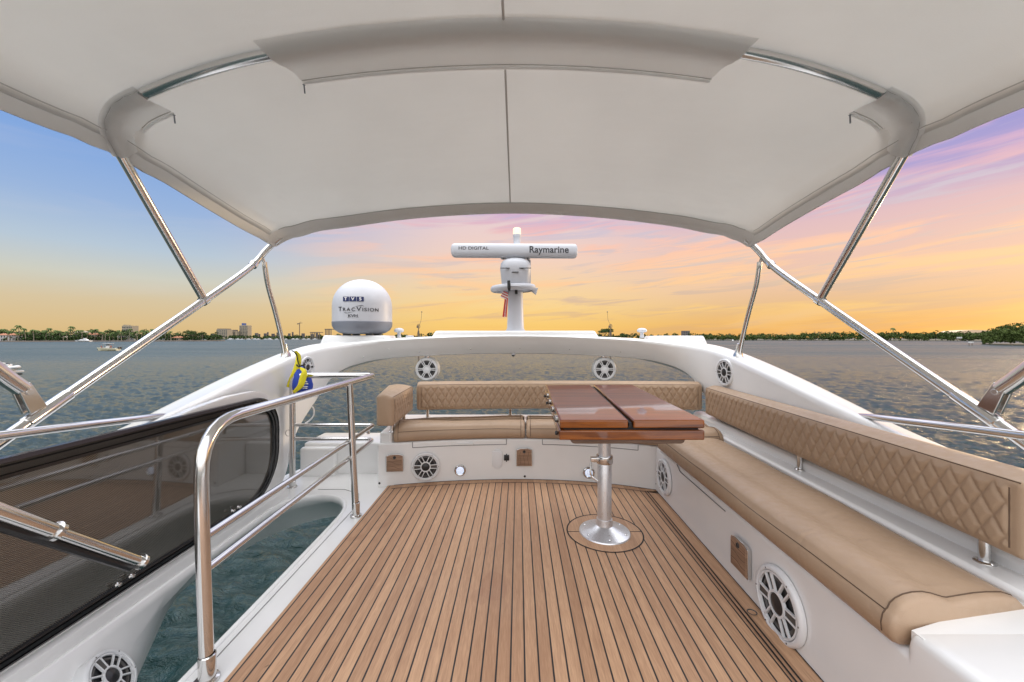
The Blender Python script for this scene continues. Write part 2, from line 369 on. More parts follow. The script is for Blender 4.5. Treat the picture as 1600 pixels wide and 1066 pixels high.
# floor sheet with the stairwell opening
hole = [(-1.34, -.4), (-1.34, 1.0), (-1.34, 2.2), (-1.345, 2.9), (-1.36, 3.12), (-1.41, 3.28), (-1.50, 3.39), (-1.63, 3.44), (-1.78, 3.44), (-1.90, 3.39), (-1.965, 3.28), (-1.99, 3.12), (-1.99, 2.6), (-1.99, 1.95), (-1.99, 1.2), (-1.99, .4), (-1.99, -.4)]
low = [(-1.31, -.4), (-1.31, 1.0), (-1.31, 2.2), (-1.31, 3.0), (-1.32, 3.3), (-1.38, 3.55), (-1.50, 3.68), (-1.66, 3.75), (-1.88, 3.65), (-2.06, 3.45), (-2.16, 3.22), (-2.21, 3.0), (-2.24, 2.6), (-1.88, 1.93), (-1.46, 1.16), (-1.40, .4), (-1.40, -.4)]
hole = [p[:2] for p in catmull([(x, y, 0) for x, y in hole], 3)]; low = [p[:2] for p in catmull([(x, y, 0) for x, y in low], 3)]
bm = bmesh.new(); FZ = -.008
outer = [(-2.33, -1.8), (2.33, -1.8), (2.33, 4.42), (-2.2, 4.42), (-2.33, 3.9)]
def ring(pts, z):
    vs = [bm.verts.new((x, y, z)) for x, y in pts]; return [bm.edges.new((vs[i], vs[(i+1) % len(vs)])) for i in range(len(vs))]
es = ring(outer, FZ)+ring(hole, FZ); bmesh.ops.triangle_fill(bm, use_beauty=True, edges=es)
bm.verts.index_update(); mb = MB().add([v.co for v in bm.verts], [[v.index for v in f.verts] for f in bm.faces]); bm.free()
mb.build('deck_floor', 'gelcoat', yacht)
def inset(pts, d):
    cx = -1.66; cy = 1.8; out = []
    for x, y in pts: out.append((x+(d if x < cx else -d)*(1 if y < 3.4 or abs(x-cx) > .12 else .3), y-(d if y > 3.2 else 0)))
    return out
mb = MB(); L = [[(x, y, FZ+.001) for x, y in hole], [(x, y, .006) for x, y in inset(hole, .012)], [(x, y, -.004) for x, y in inset(hole, .026)], [(x, y, -.05) for x, y in inset(hole, .030)],
      [((hx*.35+lx*.65), (hy*.35+ly*.65), -.16) for (hx, hy), (lx, ly) in zip(hole, low)], [(x, y, -.30) for x, y in low], [(x-.02, y, -.34) for x, y in low]]
mb.loft(L, False, False); mb.build('stairwell_skirt', 'gelcoat', yacht, angle=0)
# raised sill under the dark side screen
mb = MB(); mb.box(-2.12, -1.985, -.6, 3.42, -.03, .062, .012); mb.build('screen_sill', 'gelcoat', yacht)
mb = MB(); base = arc+[(2.1, 3.535), (2.1, 4.42), (-1.27, 4.42)]
mb.prism(base, -.02, .40); mb.build('seat_base', 'gelcoat', yacht, bevel=.022)
def side_sec(y, z): x = redge(y); return [(x, y, -.02), (x, y, .36), (x, y, z-.028), (x+.003, y, z-.014), (x+.010, y, z-.005), (x+.024, y, z), (x+.06, y, z), (2.08, y, z), (2.1, y, z), (2.1, y, -.02)]
mb = MB(); mb.loft([side_sec(y, z) for y, z in ((-1.0, .468), (.2, .468), (.7, .468), (1.0, .468), (1.205, .468), (1.214, .464), (1.219, .45), (1.221, .42), (1.223, .399), (1.56, .399), (2.0, .399), (2.4, .399), (3.0, .399), (3.56, .399))]); mb.build('side_seat_base', 'gelcoat', yacht, angle=50)
mb = MB(); led = [(-1.262, 3.66), (-1.15, 3.66), (-1.04, 4.15), (1.965, 4.15), (1.79, 1.30), (2.10, 1.30), (2.10, 4.52), (-1.31, 4.52)]
mb.prism(led, .36, .50); mb.build('seat_ledge', 'gelcoat', yacht, bevel=.02)
mb = MB(); mb.prism([(1.275, 1.19), (2.10, 1.19), (2.10, 1.295), (1.80, 1.375), (1.275, 1.226)], .36, .4665); mb.build('console_end', 'gelcoat', yacht)
MB().lathe([(.052, .462), (.052, .4705), (.045, .474), (.042, .47), (.040, .43), (0, .425)], (1.66, 1.13, 0), n=28).build('cup_holder', 'steel', yacht)
# raised coaming behind the long seat
mb = MB(); mb.loft([[(x, y, z) for x, z in ((2.0+k, .49), (1.995+k, .545), (2.02+k, .575), (2.1+k, .585), (2.1+k, .45))] for y, k in ((1.0, -.08), (2.4, -.03), (4.3, .03))]); mb.build('side_coaming', 'gelcoat', yacht, bevel=.01)
# low aft corner beside the stairs
mb = MB(); mb.box(-2.16, -1.272, 3.98, 4.42, -.03, .312, .03, 3); mb.build('aft_bulwark', 'gelcoat', yacht)
mb = MB(); mb.box(-2.16, -1.80, 3.90, 3.985, -.03, .28, .03, 3); mb.build('bulwark_step', 'gelcoat', yacht)
# locker fronts outlined in the seat base
def locker(x0, x1, ztop, zb):
    o_ = MB()
    def seg(xa, za, xb, zb_, n=10, wd=.0035):
        pts = [(xa+(xb-xa)*i/n, za+(zb_-za)*i/n) for i in range(n+1)]
        o_.tube([(x, arcY(x)-.0015, z) for x, z in pts], wd, 6)
    seg(x0, ztop, x0, zb); seg(x0, zb, x1, zb, 14); seg(x1, zb, x1, ztop)
    return o_
locker(-.955, -.055, .398, .345).build('locker_seam', 'grey_gap', yacht); locker(.30, 1.18, .398, .348).build('locker_seam', 'grey_gap', yacht)
MB().box(-.62, -.38, arcY(-.5)-.012, arcY(-.5)+.02, .352, .366, .004).build('finger_pull', 'gelcoat', yacht)
mb = MB(); mb.tube([(redge(3.05)-.001, 3.05, .395), (redge(2.9)-.001, 2.98, .36), (redge(2.3)-.001, 2.32, .352)], .0035, 6); mb.build('locker_seam', 'grey_gap', yacht)
for px, py, Y in ((593, 758, 3.62), (820, 746, 3.79), (1027, 757, 3.52), (397, 722, 3.975)):
    p = PX(px, py, Y); MB().lathe([(0, .006), (.007, .005), (.011, 0)], (p.x, (arcY(p.x) if px > 580 else 3.97)-.003, max(p.z, .03)), (0, -1, 0), 12).build('drain_plug', 'black_plastic', yacht)

# ---- wings and radar arch: one moulding lofted along the boat and across it
st = [  # P0 inner foot, P1 inner ridge, P2 outer top, P3 outer foot (left side)
 ((-2.07, -.6, -.05), (-2.07, -.6, .40), (-2.34, -.6, .36), (-2.42, -.6, -.5)),
 ((-2.07, .6, -.05), (-2.07, .6, .60), (-2.34, .6, .56), (-2.42, .6, -.5)),
 ((-2.07, 1.6, -.05), (-2.07, 1.6, .78), (-2.35, 1.6, .725), (-2.43, 1.6, -.45)),
 ((-2.075, 2.26, -.05), (-2.07, 2.26, .915), (-2.35, 2.26, .855), (-2.43, 2.26, -.4)),
 ((-2.09, 2.65, -.05), (-2.09, 2.65, .99), (-2.38, 2.65, .945), (-2.45, 2.65, -.35)),
 ((-2.11, 3.2, -.05), (-2.12, 3.2, 1.10), (-2.40, 3.2, 1.08), (-2.46, 3.2, -.2)),
 ((-2.15, 3.62, .05), (-2.15, 3.65, 1.18), (-2.40, 3.75, 1.205), (-2.46, 3.66, .0)),
 ((-2.18, 3.86, .40), (-2.16, 3.95, 1.235), (-2.38, 4.06, 1.268), (-2.43, 3.96, .38)),
 ((-2.12, 4.13, .70), (-2.11, 4.2, 1.285), (-2.31, 4.42, 1.328), (-2.36, 4.34, .68)),
 ((-2.03, 4.42, .975), (-1.98, 4.40, 1.318), (-2.10, 4.76, 1.362), (-2.13, 4.72, .96)),
 ((-1.80, 4.62, 1.098), (-1.76, 4.50, 1.347), (-1.80, 4.96, 1.385), (-1.80, 4.96, 1.09)),
 ((-1.395, 4.77, 1.155), (-1.395, 4.62, 1.385), (-1.40, 5.10, 1.405), (-1.40, 5.10, 1.15)),
 ((-.70, 4.85, 1.190), (-.70, 4.69, 1.42), (-.70, 5.18, 1.425), (-.70, 5.18, 1.18)),
 ((0, 4.87, 1.197), (0, 4.71, 1.432), (0, 5.2, 1.432), (0, 5.2, 1.19))]
mirror = [tuple((-p[0]+.0, p[1], p[2]) for p in r) for r in st[:-1]][::-1]
full = st+mirror
lanes = [catmull([r[k] for r in full], 6) for k in range(4)]
rings = []
for a, b_, c, d_ in zip(*lanes):
    a, b_, c, d_ = map(V, (a, b_, c, d_)); h = (b_-a)
    inw = (c-b_).normalized()
    rings.append([a+inw*.05, a+inw*.012, a+h*.03, a+h*.16+inw*.004, a+h*.185-inw*.0, b_-h.normalized()*.05, b_-h.normalized()*.016+inw*.006, b_+inw*.030+V((0, 0, .004)), b_+inw*.08+V((0, 0, .006)), c-inw*.07+V((0, 0, .003)), c-inw*.02-V((0, 0, .004)), c-V((0, 0, .03)), d_])
mb = MB(); mb.loft(rings); mb.build('radar_arch', 'gelcoat', yacht, angle=60)
# pads on top of the arch
def pad(x0, x1, y0, y1, z0, z1, sl=.06):
    m_ = MB(); m_.loft([[(x0-sl, y0-.02, z0), (x1+sl, y0-.02, z0), (x1+sl, y1+.02, z0), (x0-sl, y1+.02, z0)], [(x0, y0, z1), (x1, y0, z1), (x1, y1, z1), (x0, y1, z1)]])
    return m_
mb = pad(-2.30, -1.55, 4.68, 5.10, 1.25, 1.43, .07); mb.build('antenna_pad', 'gelcoat', yacht, bevel=.018)
mb = pad(1.75, 2.34, 4.68, 5.06, 1.25, 1.425, .07); mb.build('antenna_pad', 'gelcoat', yacht, bevel=.018)
mb = pad(-.95, 1.03, 4.76, 5.14, 1.40, 1.487, .05); mb.build('mast_pad', 'gelcoat', yacht, bevel=.02)
# white moulding lip round the dark screen
def scr(mg, n=10, X=None):
    y0, y1, z0, z1 = -.55, 3.32+mg, .085-mg*.6, .925+mg; rt, rb = .30+mg, .40+mg; pts = [(y0, z0)]
    for k in range(n+1): a = -math.pi/2+math.pi/2*k/n; pts.append((y1-rb+rb*math.cos(a), z0+rb+rb*math.sin(a)))
    for k in range(n+1): a = math.pi/2*k/n; pts.append((y1-rt+rt*math.cos(a), z1-rt+rt*math.sin(a)))
    pts.append((y0, z1)); return pts
def scr_ring(mg, X): return [(X, y, z) for y, z in scr(mg)]
def sur_ring(mg, X):
    p = scr(mg); q = p[:-1]+[(2.75, p[-1][1]), (2.45, .925+mg*.4), (2.2, .895), (-.55, .88)]; return [(X, y, z) for y, z in q]
mb = MB(); mb.loft([sur_ring(.055, -2.075), sur_ring(.052, -2.035), sur_ring(.030, -2.030), sur_ring(-.01, -2.03), sur_ring(-.01, -2.075)], False, False); mb.build('screen_surround', 'gelcoat', yacht, angle=40)

MB().tube([(-1.30, y, -.0055) for y in (.2, 1.0, 2.0, 2.9)]+[(-1.30, 3.25, -.0055), (-1.38, 3.46, -.0055), (-1.55, 3.56, -.0055), (-1.8, 3.56, -.0055)], .002, 6).build('moulding_joint', 'grey_gap', yacht)
for y in (.9, 1.35, 1.8, 2.25, 2.7, 3.15): MB().lathe([(0, .003), (.006, .0025), (.008, 0)], (-2.05, y, .0635), n=10).build('sill_screw', 'steel', yacht)
for k in range(-3, 4): MB().lathe([(0, .003), (.007, .002), (.009, 0)], (k*.62+.1, float(np.interp(abs(k*.62), [0, .7, 1.395, 1.9], [4.825, 4.80, 4.72, 4.53]))+.0, float(np.interp(abs(k*.62), [0, .7, 1.395, 1.9], [1.27, 1.26, 1.22, 1.17]))), (0, -1, 0), 10).build('arch_screw', 'steel', yacht)
# ---- teak deck
dk = [p for p in arc if p[0] > -1.17]
teakp = [(-1.175, -1.8), (-1.175, 3.66)]+[(x, y+.01) for x, y in dk]+[(redge(y)+.01, y) for y in (3.0, 2.4, 1.56, 1.0, .2)]+[(1.25, -1.8)]
mb = MB(); mb.prism(teakp, -.03, 0); deck = mb.build('deck', 'teak_planks', None, flat=True); tag(deck, 'brown teak deck of narrow planks with black caulked seams', None, None, 'structure')
def strip(pts_out, pts_in, z, name, m_, par):
    m2 = MB(); m2.loft([[(*p, z) for p in pts_out], [(*p, z) for p in pts_in]], False, False); return m2.build(name, m_, par, flat=True)
ao = [(x, y-.003) for x, y in arc if x > -1.15]; sh = lambda pts, a: [(x, y-a) for x, y in pts]
strip(sh(ao, .0), sh(ao, .080), .0015, 'margin_board', 'teak_margin', deck); strip(sh(ao, .080), sh(ao, .089), .0018, 'caulk_line', 'black_gap', deck); strip(sh(ao, -.004), sh(ao, .006), .003, 'caulk_line', 'black_gap', deck)
ry = [(redge(y), y) for y in (3.5, 3.0, 2.4, 1.56, 1.0, .2)]; sx_ = lambda a: [(x-a, y) for x, y in ry]
strip(sx_(0), sx_(.085), .0015, 'margin_board', 'teak_margin', deck)
for a in (-.004, .085, .108): strip(sx_(a), sx_(a+.009), .003, 'caulk_line', 'black_gap', deck)
strip(sx_(.094), sx_(.108), .0015, 'margin_board', 'teak_margin', deck)
TX, TY = .667, 2.77
def annulus(r0, r1, z, name, m_, par, n=64):
    m2 = MB(); m2.loft([[(TX+r_*math.cos(a), TY+r_*math.sin(a), z) for a in [2*math.pi*k/n for k in range(n)]] for r_ in (r0, r1)], True, False); return m2.build(name, m_, par, flat=True)
annulus(.05, .266, .002, 'table_ring_board', 'teak_margin', deck); annulus(.262, .272, .0028, 'caulk_line', 'black_gap', deck)
MB().box(TX-.262, TX-.17, TY-.003, TY+.003, .0, .003).build('caulk_line', 'black_gap', deck); MB().box(TX+.17, TX+.262, TY-.003, TY+.003, .0, .003).build('caulk_line', 'black_gap', deck)
MB().lathe([(.0, -.004), (.017, -.003), (.020, .0045), (.024, .0035)], (1.222, 1.955, .001), n=20).build('deck_drain', 'dark_grey_plastic', deck)

# ---- folding table
tb = thing('folding_table', 'varnished wooden folding table on a silver pedestal standing on the teak deck', 'table', (TX, TY, 0))
MB().lathe([(0, .10), (.055, .10), (.06, .055), (.085, .04), (.15, .018), (.178, .010), (.183, 0)], (TX, TY, .0), n=48).build('base_plate', 'brushed_aluminium', tb, angle=45)
for k in range(6):
    a = R(30+60*k); MB().lathe([(0, .006), (.007, .005), (.010, 0)], (TX+.15*math.cos(a), TY+.15*math.sin(a), .018), n=10).build('bolt', 'steel', tb)
MB().lathe([(.050, .05), (.050, .50), (.048, .505)], (TX, TY, 0), n=32).build('lower_column', 'brushed_aluminium', tb)
MB().lathe([(.044, .48), (.044, .83)], (TX, TY, 0), n=32).build('upper_column', 'brushed_aluminium', tb)
MB().lathe([(.0445, .555), (.058, .552), (.060, .545), (.060, .505), (.056, .498), (.05, .498)], (TX, TY, 0), n=32).build('collar', 'steel', tb)
mb = MB(); mb.box(TX-.105, TX-.045, TY-.045, TY-.005, .515, .548, .006); cl = mb.build('clamp', 'steel', tb)
MB().tube(fillet([(TX-.10, TY-.03, .53), (TX-.112, TY-.04, .42), (TX-.06, TY-.05, .385)], .05), .007, 8).build('lever', 'steel', cl)
def quadboard(front, back, z0, z1, name, m_, top, bev=.008):
    o_ = MB(); p = [(front[0], front[2]), (front[1], front[2]), (back[1], back[2]), (back[0], back[2])]
    o_.prism(p, z0, z1); ob = o_.build(name, m_, tb, bevel=bev); ob.data.materials.append(MATS[top])
    for f in ob.data.polygons:
        if f.normal.z > .9: f.material_index = 1
    return ob
YF, YB = 2.0, 3.50
quadboard((.245, 1.005, YF), (.30, 1.10, YB), .866, .918, 'lower_leaf', 'varnished_wood', 'varnished_wood')
MB().prism([(.275, YF+.02), (.98, YF+.02), (1.075, YB-.02), (.33, YB-.02)], .915, .935).build('gap_shade_fill', 'black_gap', tb, flat=True)  # black sheet standing in for the shade between lower and upper leaves
MB().prism([(.612, YF+.012), (.628, YF+.012), (.737, YB-.02), (.721, YB-.02)], .93, .955).build('gap_shade_fill', 'black_gap', tb, flat=True)  # black strip in place of the shade in the slot between upper leaves
quadboard((.25, .606, YF), (.305, .715, YB), .928, .972, 'upper_leaf', 'varnished_wood', 'varnished_top')
quadboard((.633, 1.005, YF), (.742, 1.10, YB), .928, .972, 'upper_leaf', 'varnished_wood', 'varnished_top')
mb = MB(); mb.box(.32, .945, 2.08, 3.30, .82, .868); mb.build('mounting_plate', 'grey_wood', tb, bevel=.05)
for y in (2.25, 2.55, 2.85, 3.15):
    x = .247+(y-YF)*.037; m2 = MB(); m2.box(x-.006, x+.004, y-.05, y+.05, .90, .945, .002); hg = m2.build('hinge', 'steel', tb)
    MB().tube([(x-.005, y-.05, .922), (x-.005, y+.05, .922)], .0055, 8).build('hinge_pin', 'black_plastic', hg)
for y in (2.06, 3.0, 3.36):
    x = .244+(y-YF)*.037; MB().lathe([(0, .017), (.010, .015), (.013, .006), (.008, 0)], (x, y, .89), (-1, 0, 0), 14).build('catch_knob', 'black_plastic', tb)

# ---- upholstery
def seg_path(pts, step):
    out = []; L_ = 0
    P_ = [V((*p, 0)) for p in pts]; tot = sum((P_[i+1]-P_[i]).length for i in range(len(P_)-1)); n = max(4, int(tot/step)); k = 0; acc = 0
    for i in range(n+1):
        s_ = tot*i/n
        while k < len(P_)-2 and acc+(P_[k+1]-P_[k]).length < s_: acc += (P_[k+1]-P_[k]).length; k += 1
        dd = (P_[k+1]-P_[k]); p = P_[k]+dd.normalized()*(s_-acc); out.append((p, dd.normalized(), s_))
    return out, tot
def bolster(name, label, pts, thick, z0, z1, posts, side=1, group='quilted backrests round the seating', fan=0.0, phase=0.0):
    """front face follows pts; side=+1: the body lies to the left of the walking direction"""
    path, tot = seg_path(pts, .0052); r = .022; rings = []; pw, ph = .0776, .127
    mid = path[len(path)//2][0]; root = thing(name, label, 'backrest', (mid.x, mid.y, z0-.12), group)
    for p, dr, s_ in path:
        nb = V((-dr.y, dr.x, 0))*side; e = min(s_, tot-s_); re = .035
        ins = re-math.sqrt(max(0, re*re-(re-min(e, re))**2)) if e < re else 0
        th = thick+fan*s_/tot; ring_ = []
        def pt(d_, z): ring_.append(p+nb*d_+V((0, 0, z)))
        NF = 46; za, zb = z0+r+ins*.6, z1-r-ins*.6
        for k in range(NF+1):
            z = za+(zb-za)*k/NF; a = (s_+phase)/pw+(z-z0)/ph; c = (s_+phase)/pw-(z-z0)/ph
            a = abs(a-round(a)); c = abs(c-round(c)); dd = min(a, c)*2
            puff = .0105*(1-(1-min(1, dd*1.7))**2.2)
            fade = min(1, max(0, (min(z-za, zb-z)+.004)/.02))*min(1, max(0, (e-.05)/.015))
            pt(ins-puff*fade-.004*(1-fade)*0, z)
        for k in range(1, 5):
            a = math.pi/2*k/5; pt(ins+r*(1-math.cos(a)), zb+r*math.sin(a))
        for k in range(6):
            u_ = k/5; pt(ins+r+(th-2*r-2*ins)*u_, z1-ins*.6+.014*math.sin(math.pi*u_)+.012*u_)
        for k in range(1, 5):
            a = math.pi/2*k/5; pt(th-ins-r*(1-math.sin(a)), zb+.012+r*math.cos(a))
        for k in range(4): pt(th-ins, zb-(zb-za)*k/3)
        for k in range(1, 5):
            a = math.pi/2*k/5; pt(th-ins-r*(1-math.cos(a)), za-r*math.sin(a))
        for k in range(1, 5):
            a = math.pi/2*k/5; pt(ins+r*(1-math.sin(a)), za-r*math.cos(a))
        rings.append(ring_)
    MB().loft(rings, True, True).build('cushion', 'tan_leather', root, angle=0)
    pip = MB()
    ln = [p+V((-dr.y, dr.x, 0))*side*.008+V((0, 0, z1-.006)) for p, dr, s_ in path[5:-5]]; pip.tube(ln, .0028, 6)
    for q in (path[10], path[-11]):
        p, dr, s_ = q; nb = V((-dr.y, dr.x, 0))*side; pip.tube([p+nb*(-.0005)+V((0, 0, z0+.03+(z1-z0-.06)*k/8)) for k in range(9)], .0026, 6)
    pip.build('piping', 'dark_thread', root)
    for (x, y, zb) in posts:
        MB().lathe([(.018, zb+.006), (.018, z0+.03)], (x, y, 0), n=20).build('support_post', 'steel', root)
        MB().lathe([(.0, zb+.010), (.026, zb+.009), (.032, zb+.004), (.033, zb-.002)], (x, y, 0), n=20).build('post_flange', 'steel', root)
    return root
aft = [(-1.035+3.10*i/12, 4.15+.09*(1-((i-6)/6)**2)) for i in range(13)]
bolster('long_backrest', 'tan quilted backrest across the stern behind the wooden table', aft, .18, .615, .895, [(-.94, 4.27, .50), (-.02, 4.33, .50), (.9, 4.33, .5), (1.8, 4.27, .5)])
bolster('short_backrest', 'short tan quilted backrest turned sideways next to the stair railing', [(-1.045, 3.375), (-1.07, 4.17)], .148, .618, .880, [(-1.155, 3.70, .50), (-1.16, 4.12, .50)], side=1, fan=.12)
bolster('side_backrest', 'long tan quilted backrest running along the inside of the plain side wing', [(2.0, 3.99), (1.90, 2.7), (1.793, 1.335)], .165, .612, .890, [(2.085, 3.86, .50), (1.965, 2.62, .50), (1.895, 1.54, .50)], side=1)
def cushion(name, label, fpts, depth_fn, zt=0.0, skew=0.0, roll=.20, group='smooth tan seat cushions'):
    path, tot = seg_path(fpts, .02); rings = []; seam = []; seam2 = []
    for p, dr, s_ in path:
        nb = V((-dr.y, dr.x, 0)); e = min(s_, tot-s_); D = depth_fn(p)
        prof = [(.03, .402), (.0, .408), (-.016, .43), (-.019, .46), (-.012, .487), (0, .5), (.006, .5035), (.016, .520), (.035, .532), (.065, .541), (.10, .544), (.14, .541), (.175, .532), (.205, .521), (.225, .514), (.24, .511),
                (.28, .513), (.35, .516), (D-.14, .515), (D-.08, .510), (D-.035, .495), (D-.010, .470), (D, .44), (D-.005, .41), (D-.04, .402)]
        re = .022; k = 0 if e >= re else re-math.sqrt(max(0, re*re-(re-e)**2))
        cz = .445; cd = D/2; ring_ = []
        for d_, z in prof:
            z2 = z+zt*(d_/D)*(z > .42); zz = cz+(z2-cz)*(1-k/.16); dd = cd+(d_-cd)*(1-k*.35/cd)
            wob = .0035*math.sin(s_*3.1+d_*7)+.0025*math.sin(s_*7.7-d_*4); ring_.append(p+nb*dd-dr*(skew*dd*max(0, 1-(tot-s_)/.5))+V((0, 0, zz+wob*(z > .49))))
        rings.append(ring_); seam.append(ring_[5]+(ring_[5]-ring_[8])*.02-nb*.001); seam2.append(ring_[15]+V((0, 0, .001)))
    mid = path[len(path)//2][0]; root = thing(name, label, 'seat cushion', (mid.x, mid.y, .40), group)
    MB().loft(rings, True, True).build('upholstery', 'tan_leather', root, angle=0)
    q = MB(); q.tube(seam[2:-2], .0022, 6); 
    for i in (2, -3): q.tube([x+V((0, 0, .001)) for x in rings[i][2:22]], .0024, 6)
    q.build('stitching', 'dark_thread', root)
def arcpath(x0, x1, n=14): return [(x0+(x1-x0)*i/n, arcY(x0+(x1-x0)*i/n)) for i in range(n+1)]
cushion('seat_cushion', 'short tan seat cushion at the stern above the round speaker and wood plates', arcpath(-1.125, .128), lambda p: 4.135-p.y, .045)
cushion('seat_cushion', 'tan seat cushion at the stern half hidden behind the wooden table', arcpath(.142, 1.30)+[(1.60, 3.52), (1.93, 3.50)], lambda p: 4.135-p.y, .045)
cushion('seat_cushion', 'long tan seat cushion along the side below the long side backrest', [(1.240, 1.235), (1.262, 1.9), (1.287, 2.6), (1.315, 3.46)][::-1], lambda p: float(np.interp(p.y, [1.24, 3.46], [.545, .585])), skew=.20)

# ---- speakers
def quat(nrm, up=(0, 0, 1)):
    z = V(nrm).normalized(); x = V(up).cross(z).normalized(); y = z.cross(x); return Matrix((x, y, z)).transposed().to_quaternion()
def speaker(label, loc, nrm, rad, up=(0, 0, 1), hub='black', deep=.12, group='round white marine speakers', back=0.0):
    r0 = thing('speaker', label, 'speaker', loc, group, quat(nrm, up)); q = rad
    MB().lathe([(1.0*q, -back*q), (1.0*q, deep*.4*q), (.985*q, deep*q), (.93*q, (deep+.035)*q), (.87*q, (deep+.03)*q), (.845*q, deep*.9*q), (.84*q, .0)], n=48).build('bezel', 'speaker_white', r0, True, angle=50)
    MB().lathe([(.84*q, .055*q), (.62*q, .035*q), (.30*q, .01*q), (0, .005*q)], n=40).build('cone', 'dark_cone', r0, True, angle=60)
    MB().lathe([(.72*q, .045*q), (.70*q, .075*q), (.64*q, .075*q), (.62*q, .04*q)], n=40).build('cone_surround', 'dark_grey_plastic', r0, True, angle=60)
    g = MB(); zt = (deep+.02)*q; zb = (deep-.05)*q
    g.lathe([(.84*q, zb), (.835*q, zt), (.785*q, zt), (.78*q, zb)], n=48); g.lathe([(.36*q, zb), (.355*q, zt+.01*q), (.29*q, zt+.01*q), (.285*q, zb)], n=32)
    for k in range(6):
        a = R(60*k)
        for s_ in (-1, 1):
            p0 = V((.31*q, s_*(.105 if hub == 'black' else .055)*q)); p1 = V((.82*q, s_*(.135 if hub == 'black' else .085)*q)); wv_ = (.024 if hub == 'black' else .034)*q; ca, sa = math.cos(a), math.sin(a)
            rot = lambda x, y: (x*ca-y*sa, x*sa+y*ca)
            c4 = [rot(p0.x, p0.y-wv_), rot(p1.x, p1.y-wv_), rot(p1.x, p1.y+wv_), rot(p0.x, p0.y+wv_)]; g.prism(c4, zb, zt)
    g.build('grille', 'speaker_white', r0, True, angle=30)
    for k in (0, 3):
        if hub != 'black': break
        bnd = MB(); a = R(60*k); ca, sa = math.cos(a), math.sin(a); c4 = [(x*ca-y*sa, x*sa+y*ca) for x, y in ((.30*q, -.082*q), (.86*q, -.112*q), (.86*q, .112*q), (.30*q, .082*q))]; bnd.prism(c4, zb, zt-.02*q); bnd.build('grille_band', 'dark_grey_plastic', r0, True, angle=30)
    MB().lathe([(.27*q, zb), (.265*q, zt-.01*q), (.20*q, zt+.0*q), (.1*q, zt+.035*q), (0, zt+.045*q)], n=28).build('centre_cap', 'black_plastic' if hub == 'black' else 'speaker_white', r0, True, angle=50)
    for k in range(6):
        sc_ = MB(); sc_.lathe([(0, .02*q), (.022*q, .012*q), (.024*q, 0)], (.90*q*math.cos(R(60*k)), .90*q*math.sin(R(60*k)), (deep+.03)*q), n=8); sc_.build('screw', 'dark_grey_plastic', r0, True)
    return r0
p = PX(665, 730, 3.70); speaker('white six-spoke speaker in the seat base between the wood plate and the deck light', (p.x, arcY(p.x)-.010, p.z+.005), (.17, -1, 0), .137)
speaker('white speaker low in the inner corner of the seat base beyond the table pedestal', (redge(3.3)-.004, 3.30, .205), (-1, .03, 0), .150)
speaker('largest white speaker, in the seat base below the long side cushion', (redge(1.81)-.004, 1.815, .142), (-1, .02, .0), .165)
fa = V((-1.862, 1.735, -.170))+V((.76, .27, .59))*.04; speaker('white speaker on the slanted panel below the dark screen by the stairwell', fa, (.76, .27, .59), .122, up=(.2, 1, .3), back=.5)
speaker('white speaker on the arch leg above the end of the side backrest', (2.158, 3.88, 1.050), (-1, -.10, 0), .138)
speaker('white speaker on the arch leg half hidden by the yellow and blue bag', (-2.155, 4.03, 1.090), (1, -.12, 0), .115)
for px, lb in ((667, 'hanging white pod speaker nearer the white satellite dome'), (944.5, 'hanging white pod speaker nearer the wooden table')):
    Y = 4.86; c = PX(px, 577, Y); rr = .142
    s0 = speaker(lb+', under the arch', (c.x, c.y, c.z), (0.02, -1, 0), rr, hub='white', deep=.10)
    MB().lathe([(1.0*rr, 0), (1.06*rr, -.1*rr), (1.08*rr, -.5*rr), (.95*rr, -1.1*rr), (.6*rr, -1.5*rr), (0, -1.6*rr)], (0.03*rr, 0, 0), n=40).build('pod', 'speaker_white', s0, True, angle=60)
    q_ = MB(); q_.box(-.028, .028, rr*.95, rr*1.5, -.07, .0, .006); q_.box(-.05, .05, rr*1.36, rr*1.52, -.09, .02, .005); q_.build('bracket', 'steel', s0, True)
p = PX(802, 553, 4.9); cm = thing('camera_dome', 'tiny black dome camera under the middle of the radar arch', 'camera', (p.x, p.y, 1.195))
MB().lathe([(.028, .0), (.03, -.012), (.022, -.02)], (p.x, p.y, 1.20), n=20).build('mount', 'white_plastic', cm); MB().lathe([(.022, -.015), (.018, -.032), (0, -.042)], (p.x, p.y, 1.20), n=20).build('lens_dome', 'black_plastic', cm)

